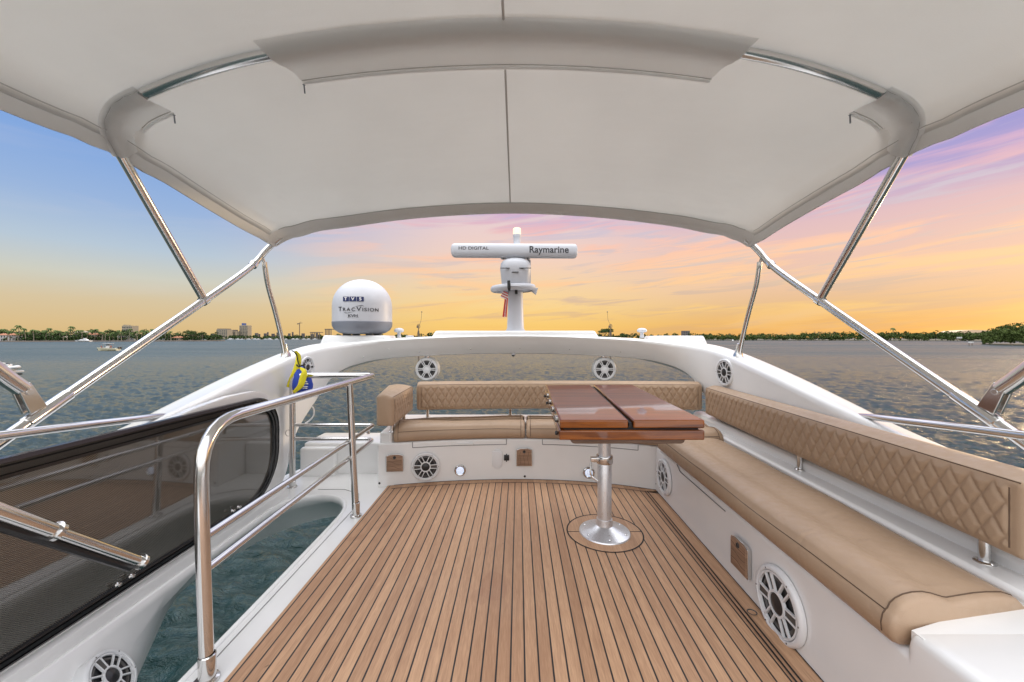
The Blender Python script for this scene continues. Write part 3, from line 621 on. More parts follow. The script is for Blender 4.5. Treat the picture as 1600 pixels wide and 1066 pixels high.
# ---- deck lights, wood plates, outlet
for px, py, lb in ((718.5, 736, 'round lit deck light beside the seat base speaker'), (919.5, 737.5, 'round lit deck light just behind the table pedestal')):
    p = PX(px, py, 3.74); y_ = arcY(p.x); t0 = thing('deck_light', lb, 'light', (p.x, y_, p.z), 'round courtesy lights in the seat base', quat((p.x*-.12, -1, 0)))
    MB().lathe([(.056, -.002), (.055, .012), (.046, .018), (.038, .014), (.037, .004)], n=32).build('rim', 'steel', t0, True); MB().lathe([(.038, .006), (.025, .012), (0, .014)], n=24).build('lens', 'led_white', t0, True)
    for k in range(5):
        h_ = MB(); h_.lathe([(0, .004), (.0055, .002), (.006, 0)], (.017*math.cos(R(72*k)), .017*math.sin(R(72*k)), .011), n=8); h_.build('led_spot', 'white_print', t0, True)
def plate(lb, loc, nrm, w_, h_, rotg):
    t0 = thing('wood_plate', lb, 'cover plate', loc, 'small wooden cover plates', quat(nrm)); pts = [(-w_/2, -h_/2), (w_/2, -h_/2), (w_/2, h_*.42), (w_*.25, h_/2), (-w_*.25, h_/2), (-w_/2, h_*.42)]
    MB().prism([(x*1.09, y*1.06) for x, y in pts], 0, .022).build('backing', 'steel', t0, True, bevel=.003)
    ob = MB().prism(pts, .012, .027).build('wood_face', 'plate_teak', t0, True, bevel=.003)
    MB().lathe([(.0, .0285), (.010, .029), (.013, .031), (.015, .027)], (0, h_*.34, 0), n=16).build('finger_hole', 'black_plastic', t0, True)
    for k in (-1, 0, 1):
        g = MB(); pp = [(k*w_*.27+.006*math.sin(j*1.1+k), -h_*.46+h_*.8*j/7, .0275) for j in range(8)]
        if rotg: pp = [(-w_*.44+w_*.88*j/7, k*h_*.24-.15*h_*(j/7-.5)*rotg+.004*math.sin(j+k), .0275) for j in range(8)]
        g.tube(pp, .0013, 5); g.build('grain_line', 'dark_thread', t0, True)
p = PX(617.5, 722, 3.66); plate('small wooden cover plate below the end of the short backrest', (p.x, arcY(p.x)-.002, p.z), (.15, -1, 0), .145, .155, 1.6)
p = PX(819, 714, 3.79); plate('small wooden cover plate next to the black outlet behind the table', (p.x, arcY(p.x)-.002, p.z), (0, -1, 0), .142, .165, 0)
plate('wooden cover plate between the two speakers of the long side seat', (redge(2.13)-.002, 2.135, .190), (-1, .02, 0), .150, .165, .5)
p = PX(777, 717, 3.79); t0 = thing('outlet_cover', 'flat white outlet cover beside the small black socket', 'outlet', (p.x, arcY(p.x), p.z), None, quat((0, -1, 0)))
MB().box(-.048, .048, -.075, .075, -.002, .014, .006).build('cover', 'speaker_white', t0, True); MB().box(-.03, .03, -.095, .095, -.002, .009, .004).build('mounting_ears', 'speaker_white', t0, True)
p = PX(791.5, 715.5, 3.79); t0 = thing('usb_socket', 'small black socket set in the white seat base', 'socket', (p.x, arcY(p.x), p.z), None, quat((0, -1, 0)))
MB().box(-.026, .026, -.028, .028, -.002, .012, .005).build('housing', 'black_plastic', t0, True); MB().lathe([(.006, .012), (.006, .016), (0, .016)], (0, .034, -.006), n=10).build('screw', 'black_plastic', t0, True); MB().lathe([(.006, .012), (.006, .016), (0, .016)], (0, -.034, -.006), n=10).build('screw', 'black_plastic', t0, True)

# ---- stair railing
rl = thing('stair_railing', 'polished steel railing round the stairwell opening beside the teak deck', 'railing', (-1.25, 1.58, 0))
XN, XC, XFR, YFR = -1.25, -1.30, -2.07, 3.62
MB().tube(fillet([(XN, 1.575, 0), (XN-.02, 1.575, .6), (XN-.035, 1.585, 1.04), (XC-.005, YFR, 1.045), (XFR, YFR, 1.045), (XFR, YFR, 0)], [.02, .22, .05, .10]), .026, 18).build('top_rail', 'steel', rl, angle=60)
MB().tube(fillet([(XN-.02, 1.58, .578), (XC, YFR, .578), (XFR, YFR, .578)], .05), .0165, 14).build('middle_rail', 'steel', rl, angle=60)
MB().tube(fillet([(XN-.01, 1.58, .446), (XC, YFR, .446), (XFR, YFR, .446)], .09), .0165, 14).build('lower_rail', 'steel', rl, angle=60)
MB().tube([(-1.232, 3.03, 0), (-1.282, 3.03, 1.035)], .025, 16).build('middle_post', 'steel', rl, angle=60)
for x, y, rr, zt in ((XN, 1.575, .031, .10), (-1.232, 3.03, .030, .10), (XFR, YFR, .030, .05)):
    MB().lathe([(rr*1.45, -.008), (rr*1.4, .004), (rr, .008), (rr, zt), (rr*.88, zt+.004)], (x, y, 0), n=20).build('post_collar', 'steel', rl)
MB().tube([(-1.345, 3.60, .50), (-1.345, 3.60, .575)], .014, 10).build('gate_latch', 'steel', rl)

# ---- smoked side screen
ss = thing('smoked_side_screen', 'large smoked dark side screen in a black rounded frame beside the stairwell', 'window screen', (-2.03, 1.5, .08))
mb = MB(); mb.add([(-2.022, y, z) for y, z in scr(-.075)], [tuple(range(len(scr(0))))]); mb.build('glass_pane', 'smoked_acrylic', ss, flat=True)
mb = MB(); mb.loft([scr_ring(.0, -2.032), scr_ring(-.002, -2.008), scr_ring(-.020, -2.002), scr_ring(-.024, -2.014), scr_ring(-.031, -2.014), scr_ring(-.035, -2.000), scr_ring(-.058, -2.000), scr_ring(-.061, -2.012), scr_ring(-.066, -2.012), scr_ring(-.069, -2.004), scr_ring(-.084, -2.006), scr_ring(-.088, -2.024)], False, False); mb.build('frame', 'rubber', ss, angle=30)
mb = MB(); mb.tube([(-2.010, y, z) for y, z in scr(-.026)][1:-1], .0028, 6); mb.build('trim_line', 'steel', ss)
for y in (1.15, 1.23, 1.95, 2.02, 2.75, 2.81):
    MB().lathe([(0, .02), (.008, .018), (.010, .012), (.006, .004), (.012, 0)], (-2.004, y, .145 if y < 2.5 else .16), (1, 0, .2), 10).build('latch_pin', 'steel', ss)
# stainless pole with end caps lying across the screen
pl = thing('telescopic_pole', 'silver telescopic pole with two end caps slanting in front of the smoked screen', 'pole', (-1.72, 1.2, .8))
A, B, Cc = V((-1.70, .80, 1.22)), V((-1.640, 1.385, .700)), V((-1.615, 1.675, .422))
A = B+(B-Cc).normalized()*1.1
MB().tube([A, B], .0235, 18).build('outer_tube', 'steel', pl, angle=60); MB().tube([B, Cc], .019, 18).build('inner_tube', 'steel', pl, angle=60)
dr = (Cc-B).normalized()
for q_, r_ in ((B, .033), (Cc, .030)): MB().tube([q_-dr*.014, q_-dr*.013, q_+dr*.002, q_+dr*.003], [r_*.8, r_, r_, r_*.9], 24).build('end_cap', 'steel', pl)
MB().tube([A+V((-.03, 0, -.045)), B+(Cc-B)*.93+V((-.03, 0, -.03))], .017, 10).build('lock_rod', 'black_plastic', pl)
MB().tube([A, V((-2.02, A.y-.05, A.z-.1)), V((-2.12, A.y-.05, .5))], .018, 10).build('wall_bracket', 'steel', pl)

# ---- bimini: canopy, bows and braces
bi = thing('bimini_top', 'pale grey canvas sun canopy stretched over curved steel bows', 'canopy', (0, 1.9, 2.4))
def bow(yc_fn, half, crown, ex=2.6, n=40, yc=None):
    pts = []
    for i in range(n+1):
        a = math.pi*i/n; c_, s_ = math.cos(a), math.sin(a)
        x = -half[0]*abs(c_)**(2/ex)*(1 if c_ > 0 else -1); z = half[1]+crown*abs(s_)**(2/ex); pts.append((x, yc_fn(z), z))
    return pts
midside = [(-2.25, 2.40), (-2.245, 2.50), (-2.21, 2.575), (-2.12, 2.635), (-1.975, 2.680), (-1.65, 2.752), (-1.254, 2.815), (-.65, 2.872), (0, 2.893)]
midY = lambda z: 2.195-(z-2.47)*.77
def full_bow(side, Yf, dx=0.0): return [(x+dx, Yf(z), z) for x, z in side]+[(-x+dx, Yf(z), z) for x, z in side[:-1]][::-1]
midb = catmull(full_bow(midside, midY), 5)
aftside = [(-2.13, 2.275), (-2.09, 2.33), (-2.00, 2.385), (-1.80, 2.455), (-1.45, 2.535), (-1.0, 2.615), (-.5, 2.668), (0, 2.69)]
aftY = lambda z: 3.47+(z-2.30)*.85
aftb = catmull(full_bow(aftside, aftY), 5)
def resample(pts, n):
    P_ = np.array(pts); d_ = np.r_[0, np.cumsum(np.linalg.norm(np.diff(P_, axis=0), axis=1))]; s_ = np.linspace(0, d_[-1], n); return np.stack([np.interp(s_, d_, P_[:, k]) for k in range(3)], 1)
N = 81
# cloth rides just above the tubes; side edges at z 2.45
def cloth_line(side, Yf, lift, n=N): return resample(catmull(full_bow([(x*1.004, z+lift) for x, z in side], lambda z: Yf(z-lift)), 5), n)
ms = [(-2.26, 2.52), (-2.22, 2.60), (-2.12, 2.655), (-1.975, 2.70), (-1.65, 2.772), (-1.254, 2.835), (-.65, 2.892), (0, 2.913)]
cm_ = cloth_line(ms, midY, .005); ca_ = cloth_line(aftside, aftY, .02)
fs_ = [(-2.28, 2.45), (-2.24, 2.55), (-2.12, 2.64), (-1.975, 2.70), (-1.65, 2.78), (-1.254, 2.85), (-.65, 2.91), (0, 2.93)]
cf_ = cloth_line(fs_, lambda z: 1.05, .0); cff = cf_.copy(); cff[:, 1] = .55; cff[:, 2] -= .02
rows = []
def seglines(a, b_, n, sag):
    for i in range(n):
        u_ = i/n; r_ = a*(1-u_)+b_*u_; dz_ = sag*math.sin(math.pi*u_); r_ = r_.copy(); xs = np.abs(r_[:, 0])/2.25; r_[:, 2] -= dz_*(0.35+.65*(1-xs**2))
        # side edge pulled in a little between the bows
        r_[:, 0] *= 1-.012*math.sin(math.pi*u_)*xs**6; rows.append(r_)
seglines(cff, cf_, 5, .01); seglines(cf_, cm_, 12, .02); seglines(cm_, ca_, 22, .03); rows.append(ca_)
for r_ in rows:
    for q_ in r_:
        for cx_, cy_, k_ in ((2.1, 3.45, 1.0), (-2.1, 3.45, 1.0), (2.2, 2.2, .8), (-2.2, 2.2, .8)):
            ax_, ay_ = q_[0]-cx_, q_[1]-cy_; dd_ = math.hypot(ax_, ay_)
            if dd_ > 1e-4: q_[2] += .0075*k_*math.sin(math.atan2(ay_, ax_)*16)*math.exp(-((dd_-.35)/.33)**2)
mb = MB(); mb.loft([[tuple(p) for p in r_] for r_ in rows], False, False); can = mb.build('canopy', 'canvas', bi, angle=0)
can_md = can.modifiers.new('solid', 'SOLIDIFY'); can_md.thickness = .003; can_md.offset = 1
# hems
def hem(idx, name):
    a = [V(r_[idx]) for r_ in rows]; sgn = -1 if idx == 0 else 1; m2 = MB()
    inn = [p+V((-sgn*.012, 0, .012)) for p in a]; out = [p+V((sgn*.002, 0, -.080)) for p in a]; m2.loft([inn, [p+V((sgn*.014, 0, -.012)) for p in a], out, [p+V((-sgn*.010, 0, 0)) for p in out], [p+V((-sgn*.012, 0, -.006)) for p in a]], False, False); return m2.build(name, 'canvas_hem', can, angle=40)
hem(0, 'side_hem'); hem(-1, 'side_hem')
for idx, sg in ((0, 1), (-1, -1)):
    MB().tube([V(r_[idx])+V((sg*.050, 0, -.002+.018)) for r_ in rows[2:-2]], .003, 6).build('side_stitching', 'canvas_seam', can)
    MB().tube([V(r_[idx])+V((0, 0, -.066)) + V((sg*-.004*0+sg*.003, 0, 0)) for r_ in rows[1:-1]], .0022, 6).build('hem_stitching', 'canvas_seam', can)
al = [V(p) for p in ca_]
m2 = MB(); m2.loft([[p+V((0, .02, .012)) for p in al], [p+V((0, .045, -.02)) for p in al], [p+V((0, .040, -.068)) for p in al], [p+V((0, .0, -.076)) for p in al], [p+V((0, -.050, -.050)) for p in al], [p+V((0, -.090, -.003)) for p in al]], False, False); m2.build('aft_hem', 'canvas_hem', can, angle=50)
m2 = MB(); m2.tube([p+V((0, -.094, -.006)) for p in al[2:-2]], .0035, 6); m2.build('hem_stitching', 'canvas_seam', can)
m2 = MB(); mi = N//2; ln = [V(r_[mi])+V((-.045+.03*max(0, (r_[mi][1]-1.5)/2.3), 0, -.004)) for r_ in rows]
m2.loft([[p+V((-.006, 0, 0)) for p in ln], [p+V((0, 0, -.003)) for p in ln], [p+V((.006, 0, 0)) for p in ln]], False, False); m2.build('centre_seam', 'canvas_seam', can, angle=0)
# tubes
RB = .0265
left_leg = [PX(315, 466, 2.82)]
def sideleg(s_): return [(s_*2.25, 2.80, 1.68), (s_*2.25, midY(2.40), 2.395)]
lp = [(-2.25, 2.79, 1.70), (-2.25, midY(2.2)+.0, 2.2)]; rp = [(2.25, midY(2.2), 2.2), (2.25, 2.79, 1.70)]
MB().tube(lp+midb[2:-2]+rp, RB, 18).build('middle_bow', 'steel', bi, angle=60)
aleg = lambda s_: [(s_*2.25, 1.36, .72), (s_*2.25, 1.69, .944), (s_*2.25, 1.844, 1.045), (s_*2.25, 2.81, 1.675), (s_*2.245, 3.30, 2.01), (s_*2.19, 3.425, 2.185)]
MB().tube([p for p in catmull(aleg(-1)+aftb[5:-5][::5]+aleg(1)[::-1], 5)], RB, 18).build('aft_bow', 'steel', bi, angle=60)
for s_ in (-1, 1):
    # clamps
    for c, dr_ in (((s_*2.25, 2.805, 1.672), (0, .966, .63)), ((s_*2.243, 3.33, 2.035), (0, .5, .6))):
        c = V(c); dr_ = V(dr_).normalized(); MB().tube([c-dr_*.022, c-dr_*.020, c+dr_*.020, c+dr_*.022], [RB, RB*1.28, RB*1.28, RB], 18).build('clamp', 'steel', bi)
    c = V((s_*2.25, 2.815, 1.70)); MB().tube([c-V((0, 0, .02)), c+V((0, -.03, .04))], .015, 10).build('hinge', 'steel', bi)
    # jaw and forward brace
    c = V((s_*2.25, 1.86, 1.055)); dr_ = V((0, .966, .63)).normalized()
    MB().tube([c-dr_*.10, c-dr_*.095, c+dr_*.10, c+dr_*.11], [RB, RB*1.16, RB*1.16, RB], 18).build('joint_sleeve', 'steel', bi)
    q0, q1 = V((s_*2.25, 1.81, 1.06)), V((s_*2.25, 1.755, 1.185)); wd = (q1-q0).normalized(); pd = V((0, wd.z, -wd.y))
    jm = MB()
    for k in (-1, 1):
        ring0 = [q0+V((k*.017+dx_, 0, 0))+pd*e_ for dx_, e_ in ((-.006, -.035), (.006, -.035), (.006, .035), (-.006, .035))]
        ring1 = [q1+V((k*.017+dx_, 0, 0))+pd*e_ for dx_, e_ in ((-.006, -.025), (.006, -.025), (.006, .025), (-.006, .025))]; jm.loft([ring0, ring1])
    jm.tube([q0+wd*.10+V((-.03, 0, 0)), q0+wd*.10+V((.03, 0, 0))], .014, 12); jm.build('jaw', 'steel', bi, bevel=.003)
    MB().tube([q1-wd*.02, (s_*2.25, 1.715, 1.215), (s_*2.25, .95, 2.05), (s_*2.25, .66, 2.40)], .033, 18).build('forward_brace', 'steel', bi, angle=60)
    # aft support with flared foot
    pts = [(s_*2.24, 3.79, 1.235), (s_*2.245, 3.755, 1.36), (s_*2.25, 3.66, 1.62), (s_*2.255, 3.55, 1.88), (s_*2.25, 3.50, 2.03), (s_*2.25, 3.49, 2.09)]
    MB().tube(catmull(pts, 5), .021, 16).build('aft_support', 'steel', bi, angle=60)
    MB().tube([(s_*2.25, 3.485, 2.085), (s_*2.248, 3.46, 2.12)], .012, 10).build('hinge', 'steel', bi)
    MB().tube([(s_*2.24, 3.81, 1.205), (s_*2.24, 3.805, 1.235), (s_*2.24, 3.795, 1.27), (s_*2.242, 3.775, 1.34)], [.050, .043, .030, .026], 14).build('support_foot', 'steel', bi)
    MB().lathe([(0, .022), (.05, .020), (.06, .0)], (s_*2.24, 3.81, 1.195), n=20).build('foot_plate', 'steel', bi)
# sleeves over the middle bow
mc = resample(midb, 161)
def sleeve(i0, i1, fw, aw, name, i0b=None, i1b=None, crease=False):
    m2 = MB(); rr = []
    K = i1-i0
    for i in range(i0, i1+1):
        u_ = (i-i0)/K; p = V(mc[i]); tg_ = V(mc[min(160, i+1)])-V(mc[max(0, i-1)]); tg_.normalize()
        a = V((0, 1, -.30+.13*(p.x/1.25)**2)).normalized() if abs(p.x) < 1.5 else V((0, 1, -.10)).normalized()       # aft along the cloth
        a = (a-tg_*a.dot(tg_)).normalized(); dn = a.cross(tg_); dn = dn if dn.z < 0 else -dn
        if abs(tg_.z) > .85: dn = V((-math.copysign(1, p.x), 0, 0)); 
        dn = (V((-p.x*.35, 0, -2.0)).normalized()*(1-min(1, abs(tg_.z)))+V((-math.copysign(1, p.x), 0, -.1))*min(1, abs(tg_.z))).normalized()
        sl = 1.0
        wob = .004*math.sin(i*2.1)+.003*math.sin(i*.9) if crease else .0015*math.sin(i*.7)
        up = -dn
        row = [p-a*fw*sl+up*.012, p-a*(fw*.55)*sl+up*.002+dn*wob, p-a*.036+dn*(.026+wob), p+dn*(.0385+wob), p+a*.036+dn*(.029+wob), p+a*(.06)+dn*(.018-wob), p+a*(aw*.6)*sl+dn*(.014+wob), p+a*(aw)*sl+dn*(.010)]
        rr.append(row)
    # slanted ends: shorten the aft edge
    for row_i, row in enumerate(rr):
        pass
    m2.loft(rr, False, False); return m2, rr
def slant(rr, k0, k1):
    n = len(rr)
    def edge(i_lane, i): return rr[i][i_lane]
    out = []
    for i in range(n):
        row = []
        for j in range(8):
            f = j/7; a0 = k0*f; a1 = n-1-k1*f; s_ = a0+(a1-a0)*i/(n-1); lo_ = int(s_); hi_ = min(n-1, lo_+1); row.append(rr[lo_][j]*(1-(s_-lo_))+rr[hi_][j]*(s_-lo_))
        out.append(row)
    return out
def xi(x): return int(np.argmin(np.abs(mc[:, 0]-x) + (np.abs(mc[:, 2]-2.6) if abs(x) > 2.1 else 0)))
for a_, b_, fw, aw, nm, k0, k1, cr in ((xi(-1.24), xi(1.20), .075, .165, 'centre_sleeve', 3, 3, False), (2, xi(-1.95), .045, .140, 'corner_sleeve', 0, -3, True), (xi(1.95), 158, .045, .140, 'corner_sleeve', -3, 0, True)):
    _, rr = sleeve(a_, b_, fw, aw, nm, crease=cr); k0 = max(k0, 0); k1 = max(k1, 0)
    rr = slant(rr, k0, k1); m2 = MB(); m2.loft(rr, False, False); so = m2.build(nm, 'canvas_double', bi, angle=0)
    z = MB(); z.tube([r_[7]+V((0, .008, -.004)) for r_ in rr], .0075, 8); z.build('zip_edge', 'canvas_double', so)
    z = MB(); z.tube([r_[7]-V((0, .012, .002)) for r_ in rr], .0025, 6); z.build('zip_stitching', 'canvas_seam', so)
    z = MB(); e = rr[-1][7] if a_ < 20 else rr[0][7]; z.tube([e+V((0, .01, -.01)), e+V((.004, .012, -.055))], .004, 6); z.lathe([(0, .004), (.008, 0), (0, -.004)], e+V((0, .01, -.01)), n=8); z.build('zip_pull', 'grey_plastic', so)

# ---- hand rails on the wings
for s_, lb in ((-1, 'polished hand rail rising off the wing above the smoked screen'), (1, 'polished hand rail rising off the wing behind the quilted side backrest')):
    hr = thing('hand_rail', lb, 'hand rail', (s_*2.12, 2.3, .92), 'polished hand rails on the wings')
    pts = catmull([(s_*2.17, 2.46, .905), (s_*2.14, 2.30, .927), (s_*2.115, 2.1, .948), (s_*2.07, 1.55, 1.005), (s_*2.05, .8, 1.06), (s_*2.05, .3, 1.07)], 5)
    n_ = len(pts); MB().tube(pts+[(s_*2.06, .18, 1.0), (s_*2.10, .15, .55)], [.010]+[.012+.007*min(1, i/6) for i in range(1, n_)]+[.019, .019], 14).build('rail', 'steel', hr, angle=60)
    MB().lathe([(0, .02), (.035, .018), (.04, 0)], (s_*2.10, .15, .50), n=16).build('base_flange', 'steel', hr)

# ---- satellite dome
DX, DY, DZ, DR = -1.904, 4.90, 1.435, .358
dm = thing('satellite_dome', 'white satellite dome with printed lettering and a grey base ring', 'satellite dome', (DX, DY, DZ))
prof = []
for k in range(15): a = R(90*k/14); prof.append((DR*math.cos(a)**.96, .36+.345*math.sin(a)))
MB().lathe([(DR*1.0, .145)]+prof, (DX, DY, DZ), n=56).build('cover', 'white_plastic', dm, angle=60)
MB().lathe([(0, .0), (DR*.62, .0), (DR*.78, .018), (DR*.93, .055), (DR*1.0, .10), (DR*1.012, .150), (DR*1.0, .156), (DR*.98, .156)], (DX, DY, DZ+.012), n=56).build('base_ring', 'grey_plastic', dm, angle=40)
for k in range(4): a = R(45+90*k); ft = MB(); ft.lathe([(.05, -.02), (.05, .014)], (DX+.2*math.cos(a), DY+.2*math.sin(a), DZ), n=12, caps=True); ft.build('mounting_foot', 'black_plastic', dm)
def wrap(vs, fs, name, m_, par, cx, cy, rad, zc, ac, lift=.003, slope=0.0):
    out = []
    for x, y, z in vs:
        a = ac+x/rad; rr = rad+lift+z; out.append((cx+rr*math.sin(a), cy-rr*math.cos(a), zc+y+slope*x))
    return MB().add(out, fs).build(name, m_, par, flat=True)
for k, ch in enumerate('TV5'):
    x0 = -.084+k*.084; g = []
    for i in range(6):
        u_ = i/5; g += [(x0-.0385+.077*u_, -.028, 0), (x0-.0385+.077*u_, .028, 0)]
    wrap(g, [(2*i, 2*i+2, 2*i+3, 2*i+1) for i in range(5)], 'printed_mark', 'navy_print', dm, DX, DY, DR, DZ+.425, .06, .003)
    vs, fs = text_mesh(ch, .052, .0005, .0012, 1.15); wrap([(x+x0, y, z) for x, y, z in vs], fs, 'lettering', 'white_print', dm, DX, DY, DR, DZ+.425, .06, .006)
x0 = -.215
for ch, sz in (('T', .074), ('R', .056), ('A', .056), ('C', .056), ('V', .074), ('I', .056), ('S', .056), ('I', .056), ('O', .056), ('N', .056)):
    vs, fs = text_mesh(ch, sz, .0005, .0006, 1.2); wd_ = max(v[0] for v in vs)-min(v[0] for v in vs)
    wrap([(x+x0+wd_/2, y+(sz-.056)*.3, z) for x, y, z in vs], fs, 'lettering', 'black_print', dm, DX, DY, DR, DZ+.30, .13, .004); x0 += wd_+.0125
def bar(pts, wd_, zc, ac):
    g = []; [g.extend([(x, y-wd_*k_, 0), (x, y+wd_*k_, 0)]) for x, y, k_ in pts]
    wrap(g, [(2*i, 2*i+2, 2*i+3, 2*i+1) for i in range(len(pts)-1)], 'printed_swoosh', 'black_print', dm, DX, DY, DR, zc, ac, .004)
bar([(-.02, .026, .2), (.02, .040, .5), (.06, .047, 1), (.09, .047, 1), (.10, .036, .4)], .003, DZ+.30, .13)
bar([(-.135, -.032, .6), (-.12, -.040, 1), (-.09, -.042, 1), (-.05, -.034, .7), (-.01, -.022, .2)], .003, DZ+.30, .13)
vs, fs = text_mesh('KVH', .045, .0005, .0008, 1.3); wrap(vs, fs, 'lettering', 'black_print', dm, DX, DY, DR, DZ+.225, .06, .004)
bar([(-.065, -.022, 1), (.065, -.022, 1)], .0012, DZ+.225, .06)

# ---- radar mast
MX, MY = .045, 4.92
mt = thing('radar_mast', 'white radar mast with an open array scanner above the arch', 'radar', (MX, MY, 1.48))
def zz(py, Y=MY): return 1.4-(py-HZ)/FPX*Y
mb = MB(); mb.loft([[(MX+a*math.cos(t_)*1.0, MY+.04+b__*math.sin(t_), z) for t_ in [2*math.pi*k/28 for k in range(28)]] for a, b__, z in ((.175, .16, 1.484), (.12, .12, 1.495), (.108, .11, 1.53), (.100, .105, 1.75), (.094, .10, zz(455)))]); mb.build('post', 'white_plastic', mt, angle=50)
# collar: a rounded rim with a tray
rim = [(MX-.03+.25*math.cos(t_), MY+.19*math.sin(t_), zz(451)+.01*math.cos(t_)) for t_ in [2*math.pi*k/40 for k in range(40)]]
MB().tube(rim, .042, 14, closed=True).build('tray_rim', 'white_plastic', mt, angle=60)
MB().lathe([(0, -.03), (.17, -.03), (.24, .0), (.23, .03), (0, .035)], (MX-.03, MY, zz(451)), n=40).build('tray', 'white_plastic', mt)
mb = MB(); mb.prism([(MX+.16, zz(452)), (MX+.29, zz(450)), (MX+.262, zz(461)), (MX+.24, zz(459))], MY-.02, MY+.02, lambda p, h: (p[0], h, p[1])); mb.build('tray_fin', 'white_plastic', mt, bevel=.006)
mb = MB(); mb.prism([(MX-.22, zz(453)), (MX-.09, zz(453)), (MX-.10, zz(460)), (MX-.12, zz(460))], MY-.02, MY+.02, lambda p, h: (p[0], h, p[1])); mb.build('tray_fin', 'white_plastic', mt, bevel=.006)
PXc = MX-.0
mb = MB(); prof = [(0, zz(446)), (.165, zz(446)), (.178, zz(443)), (.192, zz(426)), (.197, zz(422)), (.194, zz(418)), (.188, zz(413)), (.165, zz(409)), (.115, zz(406)), (.06, zz(403.5)), (0, zz(403))]
mb.loft([[(PXc+max(r_, 1e-4)*math.copysign(abs(math.cos(t_))**.8, math.cos(t_)), MY+.9*max(r_, 1e-4)*math.copysign(abs(math.sin(t_))**.8, math.sin(t_)), z) for t_ in [2*math.pi*(k+.5)/48 for k in range(48)]] for r_, z in prof]); mb.build('gearbox', 'white_plastic', mt, angle=50)
for xa, xb, ya, za, zb in ((-.19, -.075, .182, 423.3, 422.5), (.045, .19, .182, 423.3, 422.5), (-.045, .035, .184, 429.3, 428.6)): MB().box(PXc+xa, PXc+xb, MY-ya, MY-.165, zz(za), zz(zb)).build('housing_seam', 'black_gap', mt)
MB().box(PXc+.14, PXc+.20, MY+.05, MY+.13, zz(446), zz(404), .02).build('rear_bracket', 'white_plastic', mt)
mb = MB(); mb.box(PXc-.19, PXc+.19, MY-.07, MY+.07, zz(404), zz(400.5), .008); mb.box(PXc-.12, PXc+.12, MY-.05, MY+.05, zz(406), zz(403), .006); mb.build('array_mount', 'white_plastic', mt)
for k in (-1, 1): MB().lathe([(.012, 0), (.012, .03)], (PXc+k*.155, MY-.05, zz(407)), n=10, caps=True).build('bolt', 'dark_grey_plastic', mt)
# scanner bar, turned a few degrees
bc = PX(803, 392.3, MY-.03); L2 = .80; tilt = -.018; rings = []
ang = R(-3)
def barpt(u_, dd, z): return (bc.x+u_*math.cos(ang)-dd*math.sin(ang), bc.y+u_*math.sin(ang)+dd*math.cos(ang), bc.z+z+tilt*u_)
for u_, k in [(-L2, .55), (-L2+.012, .84), (-L2+.03, .97), (-L2+.06, 1), (L2-.06, 1), (L2-.03, .97), (L2-.012, .84), (L2, .55)]:
    rings.append([barpt(u_, .085*k*math.copysign(abs(math.cos(t_))**.7, math.cos(t_)), .088*k*math.copysign(abs(math.sin(t_))**.75, math.sin(t_))) for t_ in [2*math.pi*(j+.5)/32 for j in range(32)]])
sb = MB().loft(rings); so = sb.build('scanner_bar', 'white_plastic', mt, angle=50)
def flat_text(txt, size, cx, zc, m_, bold=0.0, sx=1.0, sp=1.0):
    vs, fs = text_mesh(txt, size, .001, bold, sx, sp); out = []
    for x, y, z in vs: out.append(barpt(cx+x, -.0862-z*.5, zc+y))
    MB().add(out, fs).build('lettering', m_, mt, flat=True)
flat_text('Raymarine', .114, .44, -.002, 'black_print', .0022, 1.0, 1.02)
flat_text('HD DIGITAL', .056, -.505, .012, 'black_print', .0006, 1.25)
mb = MB(); mb.lathe([(.048, zz(385)), (.052, zz(381)), (.043, zz(379)), (.046, zz(368.5)), (.052, zz(367)), (.052, zz(363.5)), (0, zz(363))], (PXc+.02, MY+.10, 0), n=24); mb.tube([(PXc+.02, MY+.12, zz(446)), (PXc+.02, MY+.12, zz(383))], .036, 16); mb.build('lamp_stem', 'white_plastic', mt)
MB().lathe([(.050, zz(363.5)), (.050, zz(354.5)), (.043, zz(353.6)), (0, zz(353.4))], (PXc+.02, MY+.10, 0), n=24).build('anchor_lamp', 'lamp_warm', mt)
MB().tube([(MX-.085, MY-.235, zz(443)), (MX-.082, MY-.24, zz(453)), (MX-.078, MY-.21, zz(457))], [.018, .02, .015], 10).build('strap', 'black_cord', mt)
MB().box(MX-.01, MX+.025, MY-.13, MY-.10, zz(461), zz(452)).build('strap', 'black_cord', mt)
MB().tube([(MX+.095, MY-.08, zz(458)), (MX+.16, MY-.08, zz(457.5)), (MX+.23, MY-.03, zz(453.5))], .005, 6).build('cable', 'black_cord', mt)
# flag hanging from the tray
fl = thing('hanging_flag', 'small folded red and white striped flag hanging below the radar tray', 'flag', (MX-.16, MY-.08, zz(456)))
def fquad(c, name, m_):
    g = [PX(x, y, MY-.14+yo) for x, y, yo in c]; MB().add(g+[p+V((0, .004, 0)) for p in g], [(0, 1, 2, 3), (7, 6, 5, 4), (0, 4, 5, 1), (1, 5, 6, 2), (2, 6, 7, 3), (3, 7, 4, 0)]).build(name, m_, fl, flat=True)
tl, tr, br, bl = (787, 455), (794, 458), (793.5, 470), (781.5, 464)
for k in range(6):
    f0, f1 = k/6, (k+1)/6; L_ = lambda a, b_, f: (a[0]+(b_[0]-a[0])*f, a[1]+(b_[1]-a[1])*f)
    p0, p1, p2, p3 = L_(tl, bl, f0), L_(tr, br, f0), L_(tr, br, f1), L_(tl, bl, f1); fquad([(*p0, 0), (*p1, .02), (*p2, .02), (*p3, 0)], 'stripe', 'flag_red' if k % 2 == 0 else 'flag_white')
